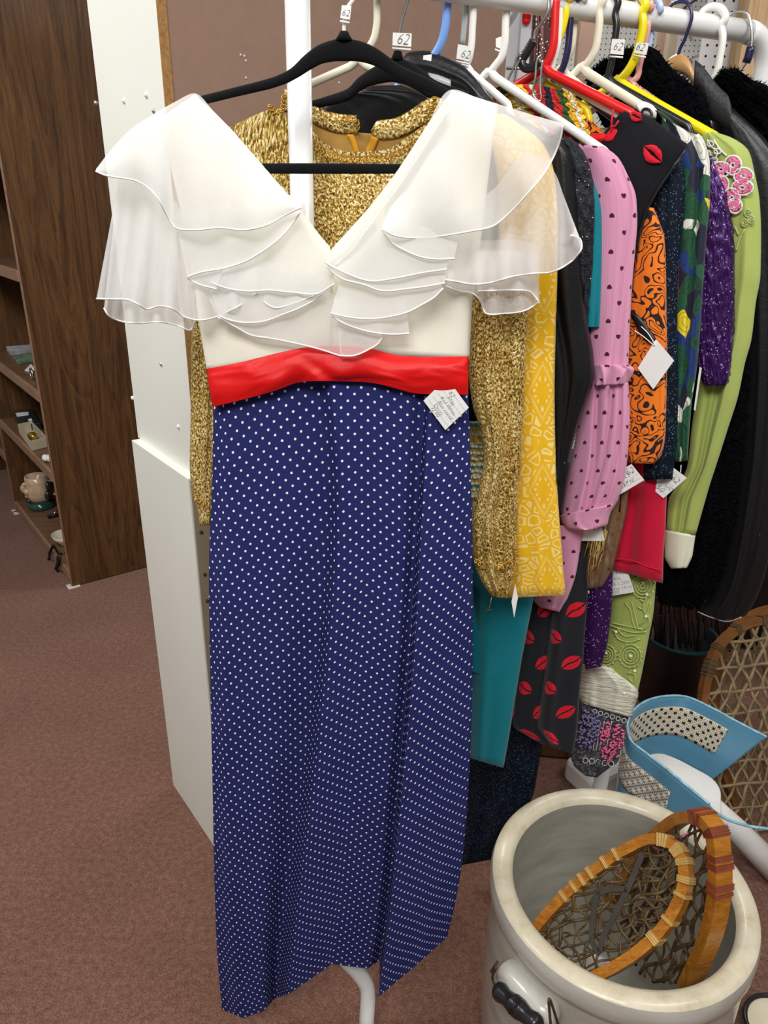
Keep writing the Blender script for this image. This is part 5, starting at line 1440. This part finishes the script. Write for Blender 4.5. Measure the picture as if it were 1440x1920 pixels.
def htag(label, c4, key, d=.010, lines=(('62', .5, .5, 1),), ts=.015, **k):
    pl_ = key if isinstance(key, Pl) else P[key]
    return card(label, c4, pl_, d, lines, 0, name='hanger_tag', ts=ts, group=HT, holder=True, **k)
htag('small white tag marked 62 on the white hook of the dress hanger', ((638, 34), (656, 37), (659, 11), (641, 10)), PD, .004, (('62', .5, .45, 1),), .009)
htag('white tag marked 62 on the steel hook of the gold dress hanger', ((736, 85), (771, 88), (772, 63), (737, 61)), 'gold', .006, (('62', .52, .5, 1),), .017)
htag('blank white tag taped round the neck of the blue hanger', ((793, 118), (808, 121), (810, 102), (794, 104)), 'leather', .010, ())
htag('white tag marked 62 across the grey strip and white hook', ((856, 110), (880, 115), (882, 87), (859, 83)), 'beaded', .010, (('62', .6, .4, .9),), .015)
htag('white tag marked 62 on the black hook in front of the fur coat', ((1144, 101), (1169, 103), (1172, 74), (1148, 73)), 'black', .010, (('62', .45, .5, 1),), .014)
htag('white tag marked 62 on the bright yellow hook', ((1189, 99), (1212, 103), (1217, 81), (1194, 80)), 'lime', .012, (('62', .35, .6, 1),), .013)
htag('blank clear tag on the white hook beside the brown hardboard', ((930, 88), (942, 93), (942, 68), (930, 72)), 'pink', .002, ())
card('blank white card tied with white string to the orange top', ((1196, 690), (1225, 730), (1264, 676), (1230, 636)), P['orange'], .026, string=((1190, 620), (1205, 630), (1228, 648), (1215, 625), (1202, 612)))
card('handwritten tag below the pink bell sleeve, overlapping the red top', ((1161, 928), (1208, 900), (1184, 870), (1150, 890)), P['orange'], .024, (('62', .78, .66, 1), ('XXS', .45, .60, 1), ('Flame', .42, .30, 1)), 4, ts=.013)
card('handwritten tag with price 18.50 under the navy glitter sleeve', ((1206, 902), (1244, 934), (1288, 896), (1256, 872)), P['navy'], -.002, (('18.50', .45, .18, 1), ('S blue', .62, .42, 1), ('62', .82, .72, 1)), 5, ts=.013, string=((1276, 886), (1277, 872)))
card('lined tag peeking out under the gathered pink cuff', ((1089, 1014), (1134, 1014), (1128, 985), (1090, 985)), Pl(P['pink'].P0, P['pink'].N), -.012, (('XXS', .45, .80, .9), ('Pink', .8, .75, .9)), 0, ts=.010)
card('handwritten white tag hanging below the red sleeve on the lime panel', ((1146, 1117), (1190, 1110), (1176, 1068), (1134, 1070)), P['red'], -.0, (('Size 3', .35, .82, .9), ('XXSL', .42, .62, .9), ('Blk 2 2000', .55, .42, .85), ('Scrap 14/16', .5, .24, .85), ('8.00', .22, .10, .9)), 0, ts=.0095)
card('small lined tag left of the lime embroidered panel', ((1116, 1135), (1138, 1118), (1126, 1098), (1102, 1108)), P['navy'], .026, (('62', .4, .6, 1),), 4, ts=.010)
card('barcoded swing tag hanging beside the lime embroidered panel', ((1112, 1205), (1126, 1196), (1130, 1140), (1114, 1150)), P['navy'], .026, name='barcode_tag')
m = MB()
pq = P['navy']
rn = random.Random(2); y = 1170
while y < 1186:
    m.prism([pq.pt(1115, y + 1, .0270), pq.pt(1127, y - 5, .0270), pq.pt(1127, y - 5 + .7, .0270), pq.pt(1115, y + 1.7, .0270)], pq.N * .0003); y += rn.choice((1.4, 1.9, 2.6))
m.build('barcode', M['ink'], bpy.data.objects['barcode_tag'], smooth=False)
card('narrow tag seen edge on against the purple sequins', ((1301, 768), (1304, 770), (1316, 690), (1312, 688)), P['purple'], .022, name='price_tag', rules=0)
card('slim twisted white tag at the cuff of the gold sleeve', ((959, 1128), (964, 1158), (971, 1120), (966, 1094)), vplane(at_Y(965, 1120, .955).x, .955, 0), 0.0)
# ------------------------------------------------------------------ stoneware crock
ZR = .470
cl, crr = at_z(919, 1642, ZR - .02), at_z(1411, 1690, ZR - .02)
CC = (cl + crr) / 2; CR = (cl - crr).length / 2
ct, cb = at_z(1150, 1474, ZR), at_z(1165, 1852, ZR - .03)
CC.z = 0
ck = thing('crock', 'large grey stoneware crock with thick buff rim and a wire bail handle', 'crock')
MB().lathe([(.001, .004), (CR * .90, .004), (CR * .935, .02), (CR * .965, .10), (CR * .975, .24), (CR * .965, .36), (CR * .945, .405), (CR * .95, .415)], CC, 96).build('wall', M['stone'], ck)
MB().lathe([(CR * .95, .415), (CR * .985, .420), (CR, .432), (CR, .452), (CR * .985, .465)], CC, 96).build('rim_side', M['stone_light'], ck)
MB().lathe([(CR * .985, .465), (CR * .965, .4695), (CR * .93, .4715), (CR * .88, .471), (CR * .845, .467), (CR * .825, .458)], CC, 96).build('rim', M['stonerim'], ck)
MB().lathe([(CR * .825, .458), (CR * .83, .44), (CR * .86, .40), (CR * .87, .25), (CR * .85, .06), (CR * .80, .03), (.001, .028)], CC, 96).build('inside', M['stone'], ck)
lp = at_z(1024, 1826, .385)
rd = Vector((lp.x - CC.x, lp.y - CC.y, 0)).normalized(); tg = Vector((-rd.y, rd.x, 0))
def wallpt(off, z, out): 
    a = off / CR
    return CC + (rd * math.cos(a) + tg * math.sin(a)) * (CR * .962 + out) + Vector((0, 0, z))
LZ = .372
lug = [wallpt(o_, LZ, .010) for o_ in (-.058, -.05, -.03, 0, .03, .05, .058)]
MB().tube(lug, [.012, .024, .027, .027, .027, .024, .012], 18).build('lug', M['stone_light'], ck)
lpl = Pl(wallpt(0, LZ, .045), rd)
w0, w1 = wallpt(-.066, LZ, .02), wallpt(.066, LZ, .02)
if (CAM - w0).cross(Vector((0, 0, 1))).dot(rd) > 1e9: pass
lft, rgt = (w0, w1)
m = MB()
g0, g1 = lpl.pt(930, 1853), lpl.pt(1012, 1926)
lx = ray(954, 1782)
pick = sorted((w0, w1), key=lambda q: q.x)
m.tube(smooth([list(q) for q in (pick[0] + Vector((0, 0, .004)), pick[0] + Vector((-.008, -.006, -.006)), lpl.pt(930, 1815), lpl.pt(924, 1838), g0)], 30), .0022, 8)
m.build('bail_wire', M['wire'], ck); m = MB()
m.tube(smooth([list(q) for q in (g1, lpl.pt(1030, 1940), lpl.pt(1031, 1905), lpl.pt(1029, 1878), pick[1])], 30), .0022, 8)
m.tube(smooth([list(q) for q in (pick[1] + Vector((.0, 0, .006)), pick[1] + Vector((.008, -.006, .004)), pick[1] + Vector((.010, -.006, -.012)), pick[1] + Vector((.016, -.008, -.018)))], 16), .003, 8)
m.build('bail_wire', M['wire'], ck)
gv = g1 - g0
prof = [(0, .010), (.04, .014), (.12, .0155), (.25, .0125), (.38, .0145), (.44, .0165), (.47, .0125), (.5, .0165), (.53, .0125), (.56, .0165), (.62, .0145), (.75, .0125), (.88, .0155), (.96, .014), (1, .010)]
MB().tube([g0 + gv * a for a, _ in prof], [b for _, b in prof], 18).build('wooden_grip', M['p_black'], ck, 'turned black wooden grip')

# ------------------------------------------------------------------ snowshoes
def plane3(a, b, c):
    return Pl(a, (b - a).cross(c - a))
def inside(pt, pg):
    x, y = pt; c = False; n = len(pg); j = n - 1
    for i in range(n):
        if (pg[i][1] > y) != (pg[j][1] > y) and x < (pg[j][0] - pg[i][0]) * (y - pg[i][1]) / (pg[j][1] - pg[i][1] + 1e-9) + pg[i][0]: c = not c
        j = i
    return c
def lacing(pg, pl_, fams, r, seed, jit=3, d=0.0):
    rn = random.Random(seed); m = MB()
    cx = sum(p_[0] for p_ in pg) / len(pg); cy = sum(p_[1] for p_ in pg) / len(pg)
    for (ang, sp, wob) in fams:
        ca, sa = math.cos(math.radians(ang)), math.sin(math.radians(ang))
        k = -30
        while k <= 30:
            o = k * sp + rn.uniform(-jit, jit); seg = []
            for i in range(-60, 61):
                x, y = cx + ca * i * 8 - sa * o, cy + sa * i * 8 + ca * o
                x += wob * math.sin(i * .8 + k); y += wob * math.cos(i * .7 + k)
                if inside((x, y), pg): seg.append((x, y))
                else:
                    if len(seg) > 2: m.tube([pl_.pt(a, b, d + .0035 * math.sin(q * 1.3 + k)) for q, (a, b) in enumerate(seg)], r * rn.uniform(.7, 1.25), 6)
                    seg = []
            k += 1
    return m
def strip(pl_, path, n, hw, ht, closed=False):
    pts = [pl_.pt(x, y) for x, y in (loop(path, n) if closed else smooth(path, n))]
    return pts, [(-hw, -ht), (hw, -ht), (hw, ht), (-hw, ht)]
def snowshoe(label, pl_, path, closed, fams, mats, wraps, seed, r, hw=.012, ht=.006, d=0, poly_extra=()):
    t_ = thing('snowshoe', label, 'snowshoe')
    n = 110
    pts, pf = strip(pl_, path, n, hw, ht, closed)
    MB().tube(pts, 1, closed=closed, prof=pf, up=pl_.N).build('frame', mats[0], t_, smooth=False)
    px = loop(path, 60) if closed else smooth(path, 60)
    lacing([tuple(q) for q in px] + list(poly_extra), pl_, fams, r, seed).build('lacing', mats[1], t_)
    if wraps:
        for a, b in wraps:
            m = MB()
            i0, i1 = int(a * n), max(int(a * n) + 1, int(b * n))
            q = pts[i0:i1 + 1]
            if len(q) > 1:
                nq = max(4, 2 * len(q)); q = [Vector(a_) for a_ in poly([list(a_) for a_ in q], nq)]
                m.tube(q, [1.07 if k_ % 2 else 1.17 for k_ in range(nq + 1)], prof=[(-hw, -ht * 1.1), (hw, -ht * 1.1), (hw, ht * 1.1), (-hw, ht * 1.1)], up=pl_.N)
            m.build('wrapping', mats[2], t_, smooth=False)
    return t_, pts
pa = plane3(at_z(1250, 1580, .615), at_z(1005, 1745, .415), at_z(1118, 1828, .425))
pathA = [(985, 1772), (1008, 1742), (1040, 1704), (1080, 1664), (1130, 1624), (1180, 1592), (1225, 1574), (1258, 1580), (1280, 1605), (1287, 1640), (1278, 1685), (1250, 1735), (1205, 1780), (1160, 1810), (1120, 1830), (1085, 1846)]
fA = [(-20, 22, 4), (58, 24, 4), (112, 27, 4), (-8, 40, 5)]
tA, ptsA = snowshoe('amber snowshoe with pale hide wraps leaning in the crock, nearer the bail handle', pa, pathA, False, fA, (M['bentwood'], M['babche'], M['rawhide_wrap']),
    [(.17, .178), (.20, .21), (.23, .238), (.26, .27), (.30, .31), (.34, .35), (.46, .49), (.50, .53), (.545, .56), (.59, .60), (.63, .645), (.70, .715), (.76, .775)], 3, .0022, .016, .008)
m = MB()
for pth in ([(1205, 1600), (1180, 1660), (1150, 1720), (1128, 1765), (1124, 1785)], [(1120, 1670), (1112, 1720), (1112, 1770), (1124, 1788)], [(1118, 1672), (1150, 1666), (1176, 1668)]):
    m.tube([pa.pt(x, y, .010) for x, y in smooth(pth, 16)], 1, prof=[(-.001, -.0045), (.001, -.0045), (.001, .0045), (-.001, .0045)], up=pa.N)
m.build('foot_strap', M['strap'], tA, smooth=False)
pb_ = plane3(at_z(1312, 1535, .655), at_z(1298, 1832, .40), at_z(1180, 1600, .46))
pathB = [(1150, 1690), (1200, 1610), (1248, 1556), (1285, 1532), (1315, 1530), (1338, 1552), (1349, 1610), (1349, 1670), (1338, 1735), (1318, 1790), (1298, 1832), (1290, 1850)]
tB, ptsB = snowshoe('amber snowshoe with varnished red wraps standing behind the other in the crock', pb_, pathB, False, [(108, 20, 3), (66, 26, 4), (150, 34, 4)], (M['bentwood'], M['babche'], M['red_wrap']),
    [(.40, .42), (.43, .445), (.48, .50), (.56, .575), (.585, .60), (.65, .665), (.675, .69)], 6, .0027, .016, .009, poly_extra=((1200, 1840),))
MB().tube([pb_.pt(x, y, .014) for x, y in smooth([(1262, 1546), (1238, 1560), (1224, 1572), (1222, 1584), (1232, 1592), (1242, 1594)], 24)], .0011, 6).tube([pb_.pt(x, y, .014) for x, y in ((1266, 1572), (1290, 1562))], .0011, 6).build('twine', M['pink_thread'], tB, 'red and white twine')
# pair standing at the right
ph = Pl(at_Y(1400, 1150, 1.72), (at_Y(1400, 1150, 1.72) - at_Y(1375, 1560, 1.48)).cross(Vector((1, .18, 0))))
pathC = [(1372, 1560), (1345, 1500), (1322, 1420), (1316, 1340), (1326, 1265), (1352, 1205), (1396, 1172), (1452, 1162), (1510, 1180), (1552, 1240), (1570, 1330), (1562, 1440), (1530, 1530), (1480, 1590), (1420, 1596)]
snowshoe('large honey coloured snowshoe standing upright behind the blue chair', ph, pathC, True, [(66, 25, 2), (114, 25, 2), (-6, 44, 1)], (M['bentwood_dark'], M['rawhide'], M['babche']),
    [(.28, .30), (.32, .335), (.37, .38), (.41, .42), (.45, .46), (.08, .10)], 5, .0042, .012, .010)
ph2 = Pl(ph.P0 - ph.N * .06, ph.N)
pathD = [(x + 22, y - 22) for x, y in pathC]
snowshoe('large snowshoe mostly hidden behind its mate at the right edge', ph2, pathD, True, [(70, 30, 2), (110, 30, 2)], (M['bentwood_dark'], M['rawhide'], M['babche']), [(.30, .32), (.42, .43)], 9, .004, .012, .010)

# ------------------------------------------------------------------ blue metal child's chair
ZC = .40
rim = [(1330, 1508), (1296, 1480), (1260, 1450), (1210, 1411), (1186, 1392), (1177, 1370), (1178, 1350), (1190, 1330), (1215, 1313), (1250, 1305), (1285, 1306), (1330, 1325), (1380, 1352), (1438, 1382)]
rim3 = [Vector(q) for q in smooth([list(at_z(x, y, ZC)) for x, y in rim], 100)]
ch = thing('child_chair', 'small blue metal child chair with cream cane pattern bands and white legs', 'chair')
ctr = sum(rim3, Vector()) / len(rim3)
m = MB(); n = len(rim3)
def zbot(i):
    s = i / (n - 1)
    return .19
def endcut(i, w):
    """ends of the wrap lean back towards the seat"""
    s = i / (n - 1); e = max(0, (.10 - s) / .10) + max(0, (s - .80) / .20)
    return e
openv = ((rim3[0] + rim3[-1]) / 2 - ctr); openv.z = 0; openv.normalize()
def wallp(i, w, out=0.0):
    p_ = rim3[i].copy()
    t_ = (rim3[min(i + 1, n - 1)] - rim3[max(i - 1, 0)]).normalized(); nr_ = Vector((t_.y, -t_.x, 0))
    e = endcut(i, w)
    p_ = p_ - t_ * (.10 * w * e * (1 if i > n / 2 else -.35))
    p_.z = ZC - (ZC - zbot(i)) * w
    return p_ + nr_ * out
def band(i0, i1, w0, w1, out, mat, name, th=.0006, par=None, lab=None, hw=8):
    m = MB(); v0 = 0.0; k = hw + 1; arc = 0
    for i in range(i0, i1 + 1):
        if i > i0: arc += (rim3[i] - rim3[i - 1]).length
        for j in range(k):
            w = w0 + (w1 - w0) * j / hw
            m.uv[len(m.v)] = (arc + 1.0, -(ZC - zbot(i)) * w); m.v.append(wallp(i, w, out))
    for i in range(i1 - i0):
        for j in range(hw): m.f.append((i * k + j, (i + 1) * k + j, (i + 1) * k + j + 1, i * k + j + 1))
    o = m.build(name, mat, par, lab)
    md = o.modifiers.new('solid', 'SOLIDIFY'); md.thickness = th; md.offset = 0
    return o
band(0, n - 1, 0, 1, 0, M['bluemetal'], 'wrap_panel', .0016, ch, hw=14)
MB().tube([wallp(i, 0) for i in range(n)], .0032, 8).build('rolled_edge', M['bluechip'], ch, 'chipped blue rolled edge')
mid_i = next(i for i in range(n) if i > n * .40)
# which side of the sheet faces the seat
sgn = 1 if (wallp(50, .3, .01) - ctr).length < (wallp(50, .3, -.01) - ctr).length else -1
band(int(n * .40), int(n * .885), .16, .60, sgn * .0022, M['cane'], 'cane_band', .0008, ch, 'cream cane pattern band on the inside', hw=8)
band(int(n * .13), int(n * .46), .22, .66, -sgn * .0022, M['cane2'], 'cane_band', .0008, ch, 'cane pattern band with white holes on the outside', hw=8)
st = [(1222, 1413), (1240, 1412), (1262, 1419), (1300, 1438), (1340, 1463), (1350, 1478), (1352, 1500), (1350, 1526), (1330, 1540), (1300, 1528), (1250, 1490), (1222, 1450)]
S3 = [at_z(x, y, .245) for x, y in st]
S3 = [Vector(q) for q in loop([list(q) for q in S3], 48)]
MB().prism(S3, (0, 0, -.020)).build('seat', M['whitewood'], ch, 'white seat', smooth=False, bevel=.003)
lg = lambda a, za, b, zb, c_, zc, r0, r1, nm: MB().tube([at_z(*a, za), at_z(*b, zb), at_z(*c_, zc)], [r0, (r0 + r1) / 2, r1], 14).build(nm, M['whitewood'], ch)
lg((1322, 1500), .222, (1385, 1560), .12, (1478, 1655), .006, .026, .036, 'leg')
lg((1336, 1560), .215, (1362, 1620), .12, (1410, 1740), .006, .015, .019, 'leg')
MB().tube([wallp(38, 1) + Vector((.02, 0, .01)), Vector((wallp(34, 1).x - .02, wallp(34, 1).y - .0, .004))], [.018, .016], 12).build('leg', M['whitewood'], ch)
MB().tube([wallp(70, 1) + Vector((-.02, -.03, .01)), Vector((wallp(70, 1).x, wallp(70, 1).y + .05, .004))], [.018, .016], 12).build('leg', M['whitewood'], ch)
MB().tube(smooth([list(at_z(x, y, z)) for x, y, z in ((1326, 1508, .385), (1345, 1526, .34), (1368, 1538, .32), (1400, 1548, .31), (1450, 1554, .31), (1500, 1545, .31))], 30), .0035, 8).build('front_wire', M['bluechip'], ch, 'thin blue front wire')

# ------------------------------------------------------------------ small things around the rack foot
q = at_z(1118, 1468, 0.05)
tag(MB().box((q.x + .03, q.y + .06, .04), (.18, .12, .08), rotz(.5)).build('white_tub', M['whitewood'], smooth=False, bevel=.015), 'white plastic tub on the floor between the lace hem and the crock', 'tub')
q = at_z(1262, 1335, 0.0)
tb = thing('bucket', 'black open bucket with a dark teal rim in the shade behind the rack', 'bucket')  # added; the coats' shade is put into its black and dark teal
MB().lathe([(.001, .004), (.10, .004), (.118, .27), (.121, .275), (.114, .272), (.096, .012), (.001, .010)], Vector((q.x, q.y + .06, 0)), 48).build('bucket_body', M['p_black'], tb)
MB().tube([Vector((q.x + .119 * math.cos(i * math.pi / 16), q.y + .06 + .119 * math.sin(i * math.pi / 16), .272)) for i in range(32)], .005, 8, True).build('rim', M['teal_dark'], tb, 'dark teal rim')
pl_ = vplane(at_Y(1290, 1150, 2.12).x, 2.12, .1)
sw = thing('fringed_shawl', 'rust brown shawl with long fringe hanging in shade behind the coats', 'shawl')
shell('body', [(1180, 900, 1400, 900), (1185, 1020, 1395, 1020), (1190, 1095, 1390, 1100)], pl_, M['rust_fringe'], sw, th=.02, wr=(6, .01, 4), nr=16, nc=30)
m = MB(); rn = random.Random(9)
for i in range(44):
    x = 1190 + i * 4.6
    m.tube([pl_.pt(x, 1092, 0), pl_.pt(x + rn.uniform(-4, 4), 1150, rn.uniform(0, .02)), pl_.pt(x + rn.uniform(-7, 7), 1205 + rn.uniform(-10, 12) + (x - 1190) * .1, rn.uniform(0, .02))], .0042, 6)
m.build('fringe', M['rust_fringe'], sw)
a_ = at_Y(1440, 1120, 2.45)
tag(MB().box((a_.x + .10, 2.47, .50), (.42, .03, 1.0), rotz(.2)).build('beige_board', M['beige'], smooth=False), 'plain beige board standing behind the snowshoes at the right edge', 'board')
cb_ = thing('added_chest', 'low dark walnut chest in shade on the floor behind the lips blouse', 'chest')  # added so the gap behind the skirts is as dark as shade
cc_ = Vector((.50, 1.93, 0)); rc = rotz(-.10)
MB().box(cc_ + Vector((0, 0, .19)), (.33, .30, .36), rc).build('carcass', M['walnut'], cb_, smooth=False)
MB().box(cc_ + Vector((0, 0, .382)), (.35, .33, .024), rc).build('top', M['walnut'], cb_, smooth=False, bevel=.004)
for s_ in (-1, 1):
    for f_ in (-1, 1):
        MB().box(cc_ + Vector((0, 0, .0055)) + rc @ Vector((s_ * .14, f_ * .12, 0)), (.05, .05, .011)).build('foot', M['walnut'], cb_, smooth=False)
q = at_z(1462, 1925, .05); tilt = Matrix.Rotation(math.radians(24), 3, 'Y') @ Matrix.Rotation(math.radians(14), 3, 'X')
bw = thing('enamel_bowl', 'small cream enamel bowl with a black rim at the bottom right corner', 'bowl')
bc = Vector((q.x, q.y, .004))
MB().lathe([(.001, 0), (.035, 0), (.052, .012), (.064, .045), (.061, .045), (.048, .014), (.001, .005)], bc, 40).build('bowl_body', M['ivory'], bw)
MB().tube([bc + Vector((.064 * math.cos(i * math.pi / 20), .064 * math.sin(i * math.pi / 20), .045)) for i in range(40)], .005, 8, True).build('rim', M['p_black'], bw, 'black rim')

tk = thing('trunk', 'black painted trunk standing in deep shade behind the coats and snowshoes', 'trunk')  # added box, hides the bright floor so the space reads as shade
tc = Vector((1.02, 2.62, 0)); rc = rotz(-.10)
MB().box(tc + Vector((0, 0, .33)), (.95, .34, .64), rc).build('carcass', M['shade_black'], tk, smooth=False)
MB().box(tc + Vector((0, 0, .665)), (.98, .37, .03), rc).build('lid', M['shade_black'], tk, smooth=False, bevel=.004)
for s_ in (-1, 1):
    for f_ in (-1, 1):
        MB().box(tc + Vector((0, 0, .0055)) + rc @ Vector((s_ * .42, f_ * .13, 0)), (.05, .05, .011)).build('foot', M['shade_black'], tk, smooth=False)
# ------------------------------------------------------------------ light: ceiling fluorescent troffers and soft room light
def area(name, loc, size, power, target, col=(1, .985, .965)):
    l = bpy.data.lights.new(name, 'AREA'); l.shape = 'RECTANGLE'; l.size = size[0]; l.size_y = size[1]; l.energy = power; l.color = col
    o = bpy.data.objects.new(name, l); COL.objects.link(o); o.location = loc
    d = Vector(target) - Vector(loc)
    o.rotation_euler = d.to_track_quat('-Z', 'Y').to_euler()
    return o
area('ceiling_light', (-.3, -.9, 2.95), (1.3, .7), 58, (0.05, .9, .9))
area('ceiling_light', (-1.6, 1.2, 2.95), (1.2, .6), 40, (-1.5, 1.3, 0))
area('ceiling_light', (1.3, .4, 2.95), (1.2, .6), 28, (1.1, .6, 0))
area('ceiling_light', (.8, 3.2, 2.95), (1.2, .6), 36, (.8, 3.0, 0))
wd = bpy.data.worlds.new('room_light'); SC.world = wd; wd.use_nodes = True
wd.node_tree.nodes['Background'].inputs[0].default_value = (.97, .98, 1, 1)
wd.node_tree.nodes['Background'].inputs[1].default_value = .20
SC.view_settings.view_transform = 'Standard'; SC.view_settings.look = 'None'; SC.view_settings.gamma = 1.0
SC.view_settings.exposure = 0.0; SC.view_settings.use_curve_mapping = False
try:
    SC.cycles.transparent_max_bounces = 24; SC.cycles.max_bounces = 8
except Exception: pass

# ------------------------------------------------------------------ put every thing's origin at its base
bpy.context.view_layer.update()
def kids(o): return [c for c in bpy.data.objects if c.parent == o]
for o in list(bpy.data.objects):
    if o.parent is not None: continue
    if o.type == 'EMPTY':
        ks = kids(o); vs = []
        for k in ks:
            if k.type == 'MESH': vs += [v.co for v in k.data.vertices]
        if not vs: print('EMPTY THING', o.name); continue
    elif o.type == 'MESH' and o.get('kind') != 'structure':
        vs = [v.co for v in o.data.vertices]
    else: continue
    c = Vector(((min(v.x for v in vs) + max(v.x for v in vs)) / 2, (min(v.y for v in vs) + max(v.y for v in vs)) / 2, min(v.z for v in vs)))
    if o.type == 'EMPTY':
        o.location = c
        for k in ks: k.location = k.location - c
    else:
        o.data.transform(Matrix.Translation(-c)); o.location = c
